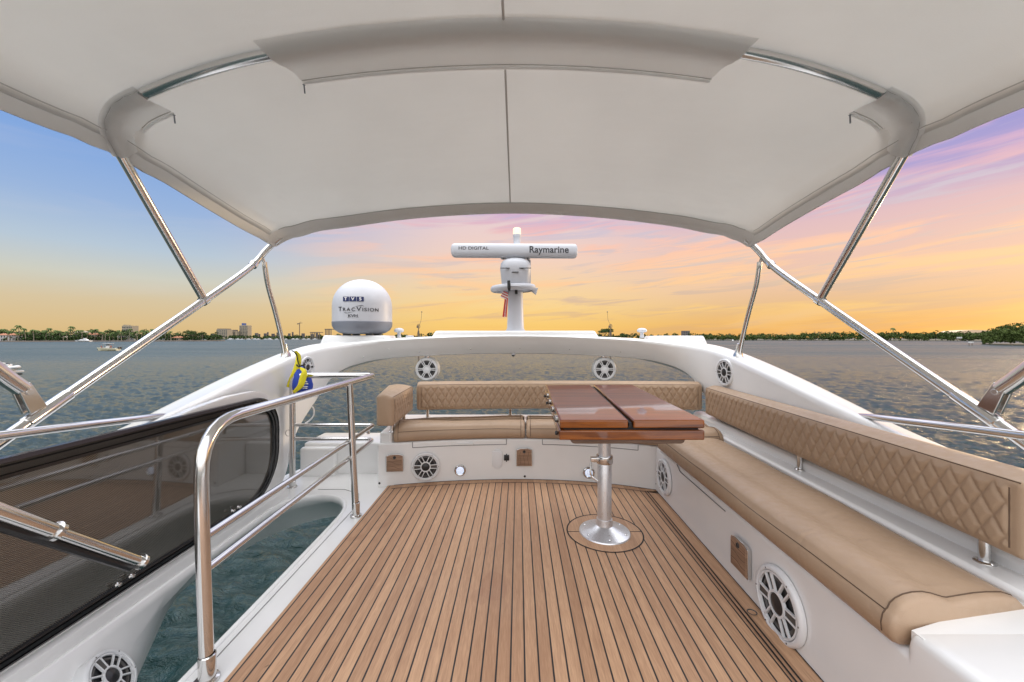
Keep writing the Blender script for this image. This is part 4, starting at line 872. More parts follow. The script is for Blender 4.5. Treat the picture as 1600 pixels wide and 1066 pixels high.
for (xa, xb, m_) in ((0, 3.0, 'flag_red'), (3.0, 4.4, 'flag_white'), (4.4, 6.6, 'flag_red')):
    fquad([(788.5+xa*.8, 467, 0), (788.5+xb*.8, 468, .01), (785+xb, 495.5, .01), (785+xa, 495, 0)], 'stripe', m_)

# ---- small antennas on the arch
for px, lb in ((623.5, 'small white mushroom antenna right next to the satellite dome'), (1003, 'small white mushroom antenna near the far end of the arch from the dome')):
    c = PX(px, 521, 4.95); a0 = thing('gps_antenna', lb, 'antenna', (c.x, c.y, 1.42), 'white mushroom antennas on the arch')
    MB().lathe([(.03, 1.40), (.024, 1.43), (.022, 1.465), (.045, 1.475)], (c.x, c.y, 0), n=20).build('stem', 'white_plastic', a0)
    MB().lathe([(.0, 1.468), (.050, 1.472), (.062, 1.485), (.060, 1.505), (.04, 1.522), (0, 1.528)], (c.x, c.y, 0), n=24).build('cap', 'white_plastic', a0)
MB().box(-1.36, -1.27, 4.90, 4.98, 1.40, 1.43, .012).build('cable_gland', 'white_plastic', yacht)

# ---- yellow and blue throw bag hanging at the support foot
def pxm(pts, Y): return [PX(x, y, Y) for x, y in pts]
bg = thing('rescue_throw_bag', 'blue and yellow rescue throw bag hanging from the canopy support foot', 'bag', (-2.05, 3.70, 1.15))
YB_ = 3.66
mb = MB(); rings = []
for y, xl, xr, th in ((572, 467, 472, .02), (578, 464, 476, .045), (586, 460, 482, .07), (594, 458, 485, .085), (602, 457.5, 487, .09), (608, 457.5, 486.5, .085), (612, 460, 483, .06), (613.5, 464, 478, .02)):
    a, c = PX(xl, y, YB_), PX(xr, y, YB_); m_ = (a+c)/2; h = (c.x-a.x)/2
    rings.append([(m_.x+h*math.cos(t_)*(1+.05*math.sin(3*t_)), m_.y+th*math.sin(t_), m_.z+.004*math.sin(5*t_)) for t_ in [2*math.pi*k/24 for k in range(24)]])
mb.loft(rings); mb.build('bag_body', 'blue_cloth', bg, angle=60)
def ribbon(pts, w_, name, m_, yo, par=bg, th=.006):
    cen = catmull([tuple(PX(x, y, YB_+yo+(q[0] if q else 0))) for x, y, *q in pts], 6); out = []
    for i, p in enumerate(cen):
        a = V(cen[max(0, i-1)]); c = V(cen[min(len(cen)-1, i+1)]); t_ = (c-a).normalized(); n_ = V((t_.z, 0, -t_.x)); u_ = i/(len(cen)-1)
        ww = w_(u_) if callable(w_) else w_; p = V(p); out.append([p-n_*ww, p-V((0, th+.01*math.sin(u_*3), 0)), p+n_*ww, p+V((0, th, 0))])
    return MB().loft(out).build(name, m_, par, angle=60)
ribbon([(461, 549, -.02), (466, 556), (465.5, 568), (461, 582), (455, 594), (450, 605)], lambda u_: .016+.014*math.sin(u_*3.1), 'yellow_flap', 'yellow_cloth', -.03)
ribbon([(469, 575, .03), (475, 581), (473, 592), (469, 603), (459, 613, .03)], lambda u_: .010+.022*math.sin(u_*2.9+.1), 'yellow_band', 'yellow_cloth', -.115)
c_ = [tuple(PX(x, y, YB_-.05)) for x, y in ((456, 548), (461, 551), (464, 557), (465.5, 565), (468, 572))]; MB().tube(catmull(c_, 5), .005, 8).build('draw_cord', 'black_cord', bg)
c_ = [tuple(PX(x, y, YB_-.06)) for x, y in ((463, 570), (467, 573), (473, 571), (477, 576))]; MB().tube(catmull(c_, 5), .007, 8).build('draw_cord', 'black_cord', bg)
for y0, xa, xb in ((597, 474, 480), (600, 473, 481.5), (604.5, 472, 481), (607, 473, 480)): ribbon([(xa, y0), ((xa+xb)/2, y0-.4), (xb, y0)], .0045, 'printed_mark', 'white_print', -.094, th=.003)
# small white rope hanging behind the arch leg
rp_ = thing('white_rope', 'thin white rope loop hanging behind the arch leg', 'rope', (-2.1, 4.3, .8))
MB().tube(catmull([tuple(PX(x, y, 4.35)) for x, y in ((488, 635), (490.5, 641), (489.5, 650), (484, 657), (477, 662))], 5), .008, 8).build('rope', 'flag_white', rp_)
MB().tube(catmull([tuple(PX(x, y, 3.60)) for x, y in ((452, 672), (447.5, 673), (446, 678), (449, 681.5), (453, 681))], 5), .004, 6).build('hook_ring', 'steel', rl)

# ------------------------------------------------------------------ scale the boat to metres
seen = set()
for o in list(SC.objects):
    if o.type in {'CAMERA', 'LIGHT'}: continue
    o.location = o.location*S
    if o.type == 'MESH':
        if o.data.name not in seen:
            seen.add(o.data.name); o.data.transform(Matrix.Scale(S, 4))
        for md in o.modifiers:
            if md.type == 'BEVEL': md.width *= S

# =================================================================== THE BAY (metres)
def F(px, Y, z=None): return (px-800)/FPX*Y
def zf(py, Y): return CAMZ-(py-HZ)/FPX*Y
bm = bmesh.new()
# water: one sheet reaching the horizon
def quick(name, v, f, m_, parent=None):
    me = bpy.data.meshes.new(name); v = np.asarray(v, dtype=np.float32); f = np.asarray(f, dtype=np.int32)
    me.vertices.add(len(v)); me.vertices.foreach_set('co', v.ravel()); me.loops.add(f.size); me.loops.foreach_set('vertex_index', f.ravel())
    me.polygons.add(len(f)); me.polygons.foreach_set('loop_start', np.arange(0, f.size, 4, dtype=np.int32)); me.update(); me.validate(); me.materials.append(MATS[m_])
    o = bpy.data.objects.new(name, me); SC.collection.objects.link(o); o.parent = parent; return o
def sea():
    NR, NA = 900, 1400
    t_ = np.linspace(0, 1, NR); sl = .0036+(2.2-.0036)*t_**2.2; r_ = (5.0/sl)[::-1]; a = np.radians(np.linspace(-68, 68, NA))
    rr, aa = np.meshgrid(r_, a, indexing='ij'); X = rr*np.sin(aa); Y = rr*np.cos(aa)
    sp = np.gradient(r_)[:, None]; sp = np.minimum(sp, 3.0); H = np.zeros_like(X); g = np.random.default_rng(3)
    for k in range(54):
        L_ = .24*(3.4/.24)**(k/53); th = math.radians(205)+g.normal()*.62; kx, ky = math.sin(th)*2*math.pi/L_, math.cos(th)*2*math.pi/L_
        st_ = .0128*(1.0 if L_ < 3 else .75); amp = st_*L_*(1.5 if L_ < 1.3 else .55); ph = g.uniform(0, 6.28)
        w_ = np.clip(L_/(1.4*sp)-.4, .32, 1)
        env = .65+.35*np.sin(X*.05*g.uniform(.5, 2)+Y*.04*g.uniform(.5, 2)+ph)
        H += amp*env*w_*(np.sin(kx*X+ky*Y+ph)+.22*np.sin(2*(kx*X+ky*Y+ph)+1.3))
    # gust patches calm and roughen the surface
    V_ = np.stack([X, Y, WZ+H], 2).reshape(-1, 3); n = NR*NA
    i0 = (np.arange(NR-1)[:, None]*NA+np.arange(NA-1)[None, :]).ravel(); F_ = np.stack([i0, i0+1, i0+NA+1, i0+NA], 1)[:, ::-1]
    V_ = np.concatenate([V_, [(-7000, -3000, WZ-.35), (7000, -3000, WZ-.35), (7000, 8000, WZ-.35), (-7000, 8000, WZ-.35)]]); F_ = np.concatenate([F_, [(n, n+1, n+2, n+3)]])
    o = quick('water', V_, F_, 'sea_water'); o.data.shade_smooth(); return o
wt = sea(); tag(wt, 'rippled grey blue water of the wide bay', None, None, 'structure')
bm.free()
def land(name, poly, z, m_, label):
    o = MB().prism(poly, WZ-1, z).build(name, m_, None, flat=True); return tag(o, label, None, None, 'structure')
# shore lines: distance of the waterline for each image column
def lineY(py): return 5.0*FPX/(py-HZ)
left_shore = [(-260, 534.9), (-60, 534.6), (60, 534.4), (200, 534.0), (300, 533.6), (352, 533.3)]
lsY = lambda px: float(np.interp(px, [p for p, _ in left_shore], [lineY(y) for _, y in left_shore]))
front = [(F(p, lineY(y)), lineY(y)) for p, y in left_shore]
land('shore', front+[(F(352, 700), 700), (F(300, 1100), 1100), (-2600, 1200)], WZ+.9, 'shore_soil', 'low green far shore with villas and palms')
mb = MB(); mb.loft([[(x, y-.6, WZ-.5) for x, y in front], [(x, y-.6, WZ+1.5) for x, y in front], [(x, y+.8, WZ+1.5) for x, y in front]], False, False)
tag(mb.build('seawall', 'seawall', None, flat=True), 'long brown seawall at the foot of the villa gardens', 'wall')
far_pts = [(330, 530.9), (520, 530.6), (620, 530.6), (900, 530.8), (1110, 531.3)]
fY = lambda px: float(np.interp(px, [p for p, _ in far_pts], [lineY(y) for _, y in far_pts]))
fr = [(F(p, lineY(y)), lineY(y)) for p, y in far_pts]
land('far_shore', fr+[(F(1110, 3000), 3000), (F(330, 3000), 3000)], WZ+1.2, 'shore_soil', 'thin far shore under the skyline')
rpts = [(1080, 532.2), (1200, 532.3), (1330, 532.6), (1450, 533.0), (1500, 533.2), (1560, 533.8), (1700, 534.0)]
rY = lambda px: float(np.interp(px, [p for p, _ in rpts], [lineY(y) for _, y in rpts]))
rr_ = [(F(p, lineY(y)), lineY(y)) for p, y in rpts]
land('mangrove_shore', rr_+[(F(1700, 1400), 1400), (F(1080, 1400), 1400)], WZ+.5, 'shore_soil', 'low mud bank under the mangrove wood')
isl = [(1534, 538.2), (1552, 539.4), (1600, 540.2), (1700, 541.0), (1850, 541.5)]
ip = [(F(p, lineY(y)), lineY(y)) for p, y in isl]
land('near_mangrove_bank', ip+[(F(1850, 460), 460), (F(1534, 300), 300)], WZ+.4, 'shore_soil', 'mud bank under the nearer mangroves')

# leaf cards
def cards(cent, size, flat_=.0):
    n = len(cent); a = rng.normal(size=(n, 3)); a /= np.linalg.norm(a, axis=1)[:, None]; b_ = rng.normal(size=(n, 3)); b_ -= a*(a*b_).sum(1)[:, None]; b_ /= np.linalg.norm(b_, axis=1)[:, None]
    s_ = (size*rng.uniform(.6, 1.3, n))[:, None]; a = a*s_; b_ = b_*s_*.7
    v = np.concatenate([cent-a, cent+b_, cent+a, cent-b_], 1).reshape(-1, 3); f = np.arange(4*n).reshape(-1, 4); return v, f
def forest(name, label, colfn, px0, px1, topfn, depth, size, n, base=WZ+.3):
    """a wood as lumpy clumps of leaves: px range gives its length, topfn its height"""
    C_ = []
    nc = int(n/26)
    for _ in range(nc):
        px = rng.uniform(px0, px1); Y0 = colfn(px)+1.5; t_ = rng.uniform(0, 1)**1.4; Y = Y0+depth*t_; top = topfn(px)*(.55+.45*min(1, t_*3+.1))*rng.uniform(.72, 1.05)
        zc = base+top*rng.uniform(.15, .88)**.8; r_ = size*rng.uniform(2.0, 3.6); c = np.array([F(px, Y), Y, zc])
        q = rng.normal(size=(26, 3)); q /= np.linalg.norm(q, axis=1)[:, None]; q *= (rng.uniform(.55, 1, 26)**.5)[:, None]*r_; q[:, 2] *= .7; q += c; q[:, 2] = np.clip(q[:, 2], WZ+.2, base+top+size); C_.append(q)
    v, f = cards(np.concatenate(C_), size); o = quick(name, v, f, colfn_m); return tag(o, label, None, None, 'stuff')
def hump(px, seed):
    return .5+.5*math.sin(px*.071+seed)*math.sin(px*.023+seed*2)+.25*math.sin(px*.31+seed)
colfn_m = 'mangrove_leaf'
forest('mangrove_wood', 'low dark green mangrove wood along the far shore', rY, 1085, 1640, lambda px: (12.6+1.6*hump(px, 1.0)+(2.2 if px > 1250 else 0)), 60, 1.15, 30000)
forest('mangrove_thicket', 'nearer bright green mangrove thicket at the edge of the water', lambda px: float(np.interp(px, [p for p, _ in isl], [lineY(y) for _, y in isl])), 1537, 1760, lambda px: float(np.interp(px, [1535, 1545, 1565, 1600, 1760], [6, 11.5, 14.5, 16.5, 17.5]))+.8*hump(px*3, 2), 40, .55, 26000)
colfn_m = 'tree_leaf'
forest('garden_greenery', 'dense garden greenery between the villas and palms on the far shore', lambda px: lsY(px)+10, -60, 345, lambda px: (11.0+3*hump(px, 3)), 45, 1.0, 17000)
forest('far_treeline', 'thin dark treeline under the skyline', lambda px: fY(px)+20, 335, 1110, lambda px: (13+7*hump(px*1.7, 5)) if px > 520 else 9+4*hump(px, 4), 60, 2.4, 11000)

# trees one can tell apart
def palm(h, seed):
    r_ = random.Random(seed); o = thing('palm_tree', None, None, (0, 0, 0)); lean = r_.uniform(-.10, .10)*h
    tr = MB(); pts = [(lean*(k/6)**2, .02*h*math.sin(k), h*k/6) for k in range(7)]; tr.tube(pts, [.34-.03*k for k in range(7)], 7); tr.build('trunk', 'palm_bark', o)
    cr = MB(); tx, ty, tz = pts[-1]
    for k in range(17):
        a = 2*math.pi*k/17+r_.uniform(-.2, .2); el_ = r_.uniform(-.25, 1.0); L_ = r_.uniform(2.6, 3.6); ca, sa = math.cos(a), math.sin(a); prev = None
        rows_ = []
        for j in range(6):
            u_ = j/5; d_ = L_*u_*math.cos(el_*.7)*(1-.12*u_); z = L_*(math.sin(el_)*u_-1.0*u_*u_); wd_ = .55*math.sin(math.pi*min(.95, u_*.85+.12)); p = V((tx+ca*d_, ty+sa*d_, tz+z)); sd = V((-sa, ca, 0))*wd_
            rows_.append([p-sd+V((0, 0, -.30*(wd_))), p+V((0, 0, .06)), p+sd+V((0, 0, -.30*wd_))])
        cr.loft(rows_, False, False)
    cr.build('crown', 'palm_leaf', o, flat=True); return o
def broad(h, w_, seed, leaf='tree_leaf', n=430):
    r_ = random.Random(seed); o = thing('shade_tree', None, None, (0, 0, 0)); tr = MB(); tr.tube([(0, 0, 0), (.1, 0, h*.25), (0, .1, h*.5)], [h*.035, h*.028, h*.018], 8)
    ends = []
    for k in range(6):
        a = 2*math.pi*k/6+r_.uniform(-.3, .3); e = (math.cos(a)*w_*.32, math.sin(a)*w_*.32, h*r_.uniform(.6, .8)); tr.tube([(0, 0, h*.3), (e[0]*.5, e[1]*.5, h*.5), e], [h*.018, h*.012, h*.005], 6); ends.append(e)
    tr.build('trunk', 'bark', o); C_ = []
    for k in range(15):
        a = r_.uniform(0, 6.28); rad = w_*.5*math.sqrt(r_.uniform(0, .7)); c = np.array([rad*math.cos(a), rad*math.sin(a), h*(.62+.24*(1-(rad/(w_*.5))**2)*r_.uniform(.4, 1.1))]); q = rng.normal(size=(n//15, 3)); q /= np.linalg.norm(q, axis=1)[:, None]; q *= rng.uniform(.5, 1, n//15)[:, None]*w_*.17; q[:, 2] *= .7; C_.append(q+c)
    v, f = cards(np.concatenate(C_), w_*.045); quick('crown', v, f, leaf, o); return o
def bare(h, seed):
    r_ = random.Random(seed); o = thing('bare_tree', None, None, (0, 0, 0)); tr = MB()
    def br(p, d_, L_, rad, lv):
        q = [p, p+d_*L_*.5+V((r_.uniform(-.1, .1), 0, 0))*L_*.5, p+d_*L_]; tr.tube(q, [rad, rad*.8, rad*.55], 5)
        if lv:
            for k in range(3): br(p+d_*L_*r_.uniform(.55, 1), (d_+V((r_.uniform(-.9, .9), r_.uniform(-.9, .9), r_.uniform(-.1, .5)))).normalized(), L_*.6, rad*.55, lv-1)
    br(V((0, 0, 0)), V((0, 0, 1)), h*.55, h*.022, 3); tr.build('trunk', 'bark', o); return o
protos = {'palm': [palm(11.5, 1), palm(13.5, 2), palm(10, 3)], 'broad': [broad(13, 12, 1), broad(11, 14, 2), broad(15, 11, 3)], 'bare': [bare(15, 1), bare(17, 2)]}
used = set()
def place(kind, i, px, Y, label, group, sc=1.0, z=WZ+.9, rot=None, cat='tree'):
    p = protos[kind][i]; o = p if (kind, i) not in used else copy_tree(p); used.add((kind, i))
    o.location = (F(px, Y), Y, z); o.rotation_euler = (0, 0, random.uniform(0, 6.28) if rot is None else rot); o.scale = (sc, sc, sc); tag(o, label, cat, group)
pl_ = 'palm tree in the row of palms along the villa seawall'; bl_ = 'rounded green shade tree rising behind the seawall palms'
for k in range(58):
    px = -20+k*6.0+random.uniform(-2, 2)
    if px > 268: break
    place('palm', k % 3, px, lsY(px)+random.uniform(5, 26), pl_, 'palms along the villa shore', random.uniform(.95, 1.22))
for px, sc, Y_ in ((228, .95, 40), (115, 1.15, 45), (149, 1.12, 60), (59, 1.1, 48), (68, 1.12, 52), (143, 1.1, 50), (31, 1.18, 40)):
    place('palm', int(px) % 3, px, lsY(px)+Y_, 'taller palm tree standing above the crowns behind the seawall', 'tall palms behind the seawall', sc*1.25)
for k in range(30):
    px = -15+k*9.3+random.uniform(-3, 3); place('broad', k % 3, px, lsY(px)+random.uniform(28, 60), bl_, 'shade trees behind the seawall palms', random.uniform(.9, 1.2))
place('broad', 0, 6, lsY(6)+30, 'dark tall tree rising above the white villa at the frame edge', None, 1.28)
for k in range(9): 
    px = 279+k*7.4; place('broad', k % 3, px, lsY(px)+random.uniform(8, 30), 'rounded tree on the wooded end of the villa shore', 'trees on the wooded point', [.75, .95, 1.12, 1.2, 1.12, .95, .75, .62, .55][k])
for k, (px, sc) in enumerate(((1134, .75), (1142, .8), (1213, .7), (1231, .85), (1240, .75), (1258, 1.0), (1268, .95), (1274, 1.02), (1279, 1.1), (1285, .95), (1296, 1.0), (1302, .95), (1310, .8), (1385, .8))):
    place('bare', k % 2, px, rY(px)+random.uniform(20, 50), 'bare thin tree sticking up out of the far mangrove wood', 'bare trees in the mangrove wood', sc*.98, WZ+1)
for px, sc in ((1397, 1.52), (1481, 1.1)):
    place('palm', 1, px, rY(px)+40, 'tall palm above the far mangrove wood behind the canopy pole' if px < 1450 else 'small palm above the mangroves near the beige roofed building', None, sc)
for k, (px, sc) in enumerate(((945, 1.5), (951, 1.9), (940, 1.2), (1430, .9), (1462, 1.0), (1472, .9), (1500, .85))):
    if px < 1000: place('broad', k % 3, px, fY(px)+30, 'dark tree showing over the radar arch near the thin instrument stand', 'dark trees over the arch', sc*1.6)
    else: place('broad', k % 3, px, rY(px)+30, 'rounded tree standing above the far mangrove wood', 'rounded trees in the mangrove wood', sc*1.1)

# villas
def villa(name, label, px, w_, h, wallm, roofm, dY=14, storeys=2, flatroof=False):
    Y = lsY(px)+dY; x = F(px, Y); z0 = WZ+.9; t0 = thing('villa', label, 'house', (x, Y, z0)); d_ = 10
    MB().box(x-w_/2, x+w_/2, Y, Y+d_, z0, z0+h).build('wall', wallm, t0, flat=True)
    if flatroof: MB().box(x-w_/2-1, x+w_/2+1, Y-1, Y+d_+1, z0+h, z0+h+.5).build('roof', wallm, t0, flat=True)
    else:
        m2 = MB(); m2.loft([[(x-w_/2-.8, Y-.8, z0+h), (x+w_/2+.8, Y-.8, z0+h), (x+w_/2+.8, Y+d_+.8, z0+h), (x-w_/2-.8, Y+d_+.8, z0+h)], [(x-w_/2+3, Y+4, z0+h+2.4), (x+w_/2-3, Y+4, z0+h+2.4), (x+w_/2-3, Y+6, z0+h+2.4), (x-w_/2+3, Y+6, z0+h+2.4)]]); m2.build('roof', roofm, t0, flat=True)
    n = max(2, int(w_/3.2)); hs = h/storeys
    for s_ in range(storeys):
        for k in range(n):
            xc = x-w_/2+w_*(k+.5)/n; MB().box(xc-.75, xc+.75, Y-.08, Y+.1, z0+hs*s_+.7, z0+hs*s_+hs*.80).build('window', 'dark_window', t0, flat=True)
villa('a', 'white villa with an orange tiled roof at the frame edge above the seawall', 7, 18, 7.4, 'villa_white', 'roof_tile', 12)
villa('b', 'pale open villa among the palms in line with the moored white yacht', 104, 14, 4.2, 'villa_cream', 'villa_cream', 20, 1)
villa('c', 'low villa with an orange roof behind the palms past the moored yacht', 141, 17, 8.4, 'villa_cream', 'roof_tile', 24)
villa('d', 'white flat roofed modern villa near the bending line of palms', 190, 13, 6.0, 'villa_white', 'villa_white', 18, 2, True)
villa('e', 'cream villa with a steep roof peeking above the palms', 122, 10, 11.5, 'villa_cream', 'villa_cream', 38, 2)
villa('f', 'small low villa on the wooded point', 274, 10, 4.2, 'villa_cream', 'roof_tile', 14, 1)
# skyline
def tower(name, label, px0, px1, ptop, Y, m_, cat='building', group=None, cols=4, floors=5, crown=None):
    x0, x1 = F(px0, Y), F(px1, Y); z0 = WZ+1; z1 = zf(ptop, Y); t0 = thing(name, label, cat, ((x0+x1)/2, Y, z0), group); d_ = (x1-x0)*.7
    MB().box(x0, x1, Y, Y+d_, z0, z1).build('wall', m_, t0, flat=True)
    if cols:
        for c in range(cols):
            for f_ in range(floors):
                cx = x0+(x1-x0)*(c+.5)/cols; cz = z0+(z1-z0)*(.22+.74*(f_+.5)/floors); ww = (x1-x0)/cols*.27; hh_ = (z1-z0)*.74/floors*.27
                MB().box(cx-ww, cx+ww, Y-.5, Y+.3, cz-hh_, cz+hh_).build('window', 'dark_window', t0, flat=True)
    if crown: MB().box(x0+(x1-x0)*crown[0], x0+(x1-x0)*crown[1], Y+1, Y+d_*.8, z1, zf(crown[2], Y)).build('roof_block', crown[3], t0, flat=True)
    return t0
tower('apartment_block', 'pale block of flats rising behind the villa shore trees', 190.5, 206, 509, 1150, 'tower_pale', cols=6, floors=4, crown=(.1, .35, 507.5, 'tower_pale'))
tower('hotel_block', 'wide cream block with a jagged dark roofline on the skyline', 338, 355, 515, 1150, 'tower_pale', cols=6, floors=5, crown=(.05, .95, 513.6, 'tower_grey'))
tower('hotel_block', 'lower cream block joined beside the jagged roofed block', 355.5, 368, 517.5, 1180, 'tower_pale', cols=5, floors=4, crown=(.6, .9, 515.5, 'tower_grey'))
tower('tower_block', 'tall cream tower with a blue glass box on its roof', 374, 387, 508.5, 1200, 'tower_pale', cols=5, floors=7, crown=(.25, .45, 505, 'blue_glass'))
for k, (a, b_, t_) in enumerate(((398, 402, 520.5), (404, 406, 522), (412, 416, 521), (417, 419, 519), (424, 428, 521.5), (432, 434, 519.5), (450, 453, 521), (456, 458, 518.8), (471, 475, 521), (485, 489, 522), (493, 496, 520.5), (329, 334, 521.5))):
    tower('far_block', 'small dark block on the hazy skyline beyond the canopy support post', a, b_, t_, 1150+k*12, 'tower_grey', 'building', 'small dark blocks on the skyline', 2, 3)
t0 = tower('tower_block', 'low building showing just above the arch pad beside the far mangroves', 1067.5, 1078, 517.0, 1150, 'tower_grey', cols=3, floors=3)
def crane(px, ptop, Y):
    x = F(px, Y); z1 = zf(ptop, Y); z0 = WZ+1; t0 = thing('tower_crane', 'thin tower crane standing on the skyline between post and dome', 'crane', (x, Y, z0)); MB().box(x-.9, x+.9, Y-.9, Y+.9, z0, z1).build('tower', 'crane_paint', t0, flat=True)
    m2 = MB(); m2.tube([(x-6, Y, z1-2), (x+9, Y, z1-.5)], .7, 5); m2.build('jib', 'crane_paint', t0); MB().box(x-7, x-3, Y-1, Y+1, z1-5, z1-2).build('counterweight', 'crane_paint', t0, flat=True); MB().tube([(x, Y, z1), (x+5, Y, z1+3)], .5, 5).build('mast_head', 'crane_paint', t0)
crane(468, 504.5, 1180)
def frame_shed(label, a, b_, top, Y, n):
    x0, x1 = F(a, Y), F(b_, Y); t0 = thing('open_shed', label, 'shed', ((x0+x1)/2, Y, WZ+1)); MB().box(x0, x1, Y, Y+20, zf(top+1.0, Y), zf(top, Y)).build('roof', 'tower_grey', t0, flat=True)
    for k in range(n): xx = x0+(x1-x0)*(k+.5)/n; MB().box(xx-.8, xx+.8, Y+1, Y+3, WZ+1, zf(top+1, Y)).build('post', 'tower_grey', t0, flat=True)
frame_shed('tall open shed on posts close beside the satellite dome', 507, 518, 514.0, 1150, 5); frame_shed('long low open shed on the skyline right of the crane', 484, 500, 519, 1150, 6)
t0 = thing('beige_building', 'long beige roofed building beyond the mangrove channel', 'building', (F(1518, 760), 760, WZ+1))
MB().prism([(F(1490, 760), zf(520.5, 760)), (F(1500, 760), zf(517.0, 760)), (F(1522, 760), zf(515.6, 760)), (F(1552, 760), zf(516.5, 760)), (F(1556, 760), zf(520, 760))], 760, 790, lambda p, h: (p[0], h, p[1])).build('roof', 'beige_roof', t0, flat=True)
MB().box(F(1495, 760), F(1552, 760), 762, 788, WZ+1, zf(520, 760)).build('wall', 'villa_cream', t0, flat=True)
# marina craft far off
bt = None
for k in range(16):
    px = 362+k*8.6+random.uniform(-2, 2)
    if 434 < px < 447: continue
    Y = fY(px)-14-random.uniform(0, 25); L_ = random.uniform(9, 15)
    if bt is None:
        bt = thing('moored_motorboat', None, None, (0, 0, 0)); h = MB(); h.loft([[(-.5, -.14, 0), (-.5, .14, 0), (-.5, .14, .13), (-.5, -.14, .13)], [(.2, -.14, 0), (.2, .14, 0), (.2, .15, .15), (.2, -.15, .15)], [(.5, -.01, .06), (.5, .01, .06), (.52, .01, .18), (.52, -.01, .18)]]); h.build('hull', 'hull_white', bt, flat=True); MB().box(-.25, .15, -.1, .1, .13, .27, .02).build('cabin', 'hull_white', bt); o = bt
    else: o = copy_tree(bt)
    o.location = (F(px, Y), Y, WZ); o.scale = (L_, L_, L_); o.rotation_euler = (0, 0, random.choice([0, math.pi])+random.uniform(-.3, .3)); tag(o, 'tiny white motorboat moored under the far skyline', 'boat', 'boats moored under the skyline')
# moored yacht by the seawall
def hull(L_, W_, H_, n=12, sheer=.25, stern=.9):
    rings_ = []
    for i in range(n+1):
        u_ = i/n; w_ = W_/2*(stern if u_ < .5 else stern*(1-((u_-.5)/.5)**2.2))*(1 if u_ < 1 else 0)+.02; x = -L_/2+L_*u_+(.06*L_ if i == n else 0)*1; top = H_*(1+sheer*u_*u_); kx = x-(.07*L_*u_**3)
        rings_.append([(x, -w_, top), (kx, -w_*.88, top*.35), (kx, -w_*.25, -.25), (kx, w_*.25, -.25), (kx, w_*.88, top*.35), (x, w_, top), (x, w_*.9, top-.02), (x, -w_*.9, top-.02)])
    return rings_
def at_(mb_, X, Y_, Z, rz, s_=1.0):
    c, sn = math.cos(rz), math.sin(rz); mb_.v = [(X+(x*c-y*sn)*s_, Y_+(x*sn+y*c)*s_, Z+z*s_) for x, y, z in mb_.v]; return mb_
Y = lsY(131)-10; X = F(130, Y); t0 = thing('moored_yacht', 'long low white yacht with a red stripe moored at the seawall', 'boat', (X, Y, WZ)); rz = math.pi
at_(MB().loft(hull(19, 5, 1.8)), X, Y, WZ, rz).build('hull', 'hull_white', t0, angle=40)
at_(MB().box(-8.5, 7, -2.62, -2.5, .55, .95), X, Y, WZ, rz).build('stripe', 'hull_red', t0, flat=True)
at_(MB().loft([[(-6, -1.8, 1.8), (4.5, -1.5, 2.0), (4.5, 1.5, 2.0), (-6, 1.8, 1.8)], [(-4.5, -1.4, 3.2), (1.5, -1.2, 3.3), (1.5, 1.2, 3.3), (-4.5, 1.4, 3.2)]]), X, Y, WZ, rz).build('cabin', 'hull_white', t0, flat=True)
at_(MB().box(-4, .5, -1.42, 1.42, 2.5, 3.0), X, Y, WZ, rz).build('windscreen', 'dark_window', t0, flat=True)
at_(MB().box(-3.5, -1, -.9, .9, 3.3, 4.6, .2), X, Y, WZ, rz).build('flybridge', 'hull_white', t0)
# centre console boat under way
Y = 5.0*FPX/(548.2-HZ); X = F(169, Y); rz = math.pi+.12
t0 = thing('centre_console_boat', 'cream centre console fishing boat with twin black outboards on the open water', 'boat', (X, Y, WZ))
at_(MB().loft(hull(7.0, 2.5, .95, sheer=.35)), X, Y, WZ, rz).build('hull', 'hull_cream', t0, angle=40)
at_(MB().box(-.7, .5, -.5, .5, .9, 2.0, .08), X, Y, WZ, rz).build('console', 'hull_white', t0)
at_(MB().box(-1.3, 1.3, -1.0, 1.0, 2.75, 2.87, .05), X, Y, WZ, rz).build('hardtop', 'hull_white', t0)
for a, b_ in ((-1.1, -.85), (-1.1, .85), (.9, -.85), (.9, .85)): at_(MB().tube([(a, b_, .9), (a, b_, 2.8)], .045, 6), X, Y, WZ, rz).build('top_support', 'steel', t0)
for b_ in (-.42, .42):
    at_(MB().box(-4.35, -3.7, b_-.26, b_+.26, .75, 1.45, .14), X, Y, WZ, rz).build('outboard_engine', 'black_plastic', t0)
at_(MB().box(-.3, .25, -.55, .55, 2.0, 2.5, .03), X, Y, WZ, rz).build('windscreen', 'dark_window', t0)
for a, h_ in ((-1.2, 4.3), (.2, 3.5)): at_(MB().tube([(a, .6, 2.8), (a-.1, .6, h_)], .03, 5), X, Y, WZ, rz).build('aerial', 'black_plastic', t0)
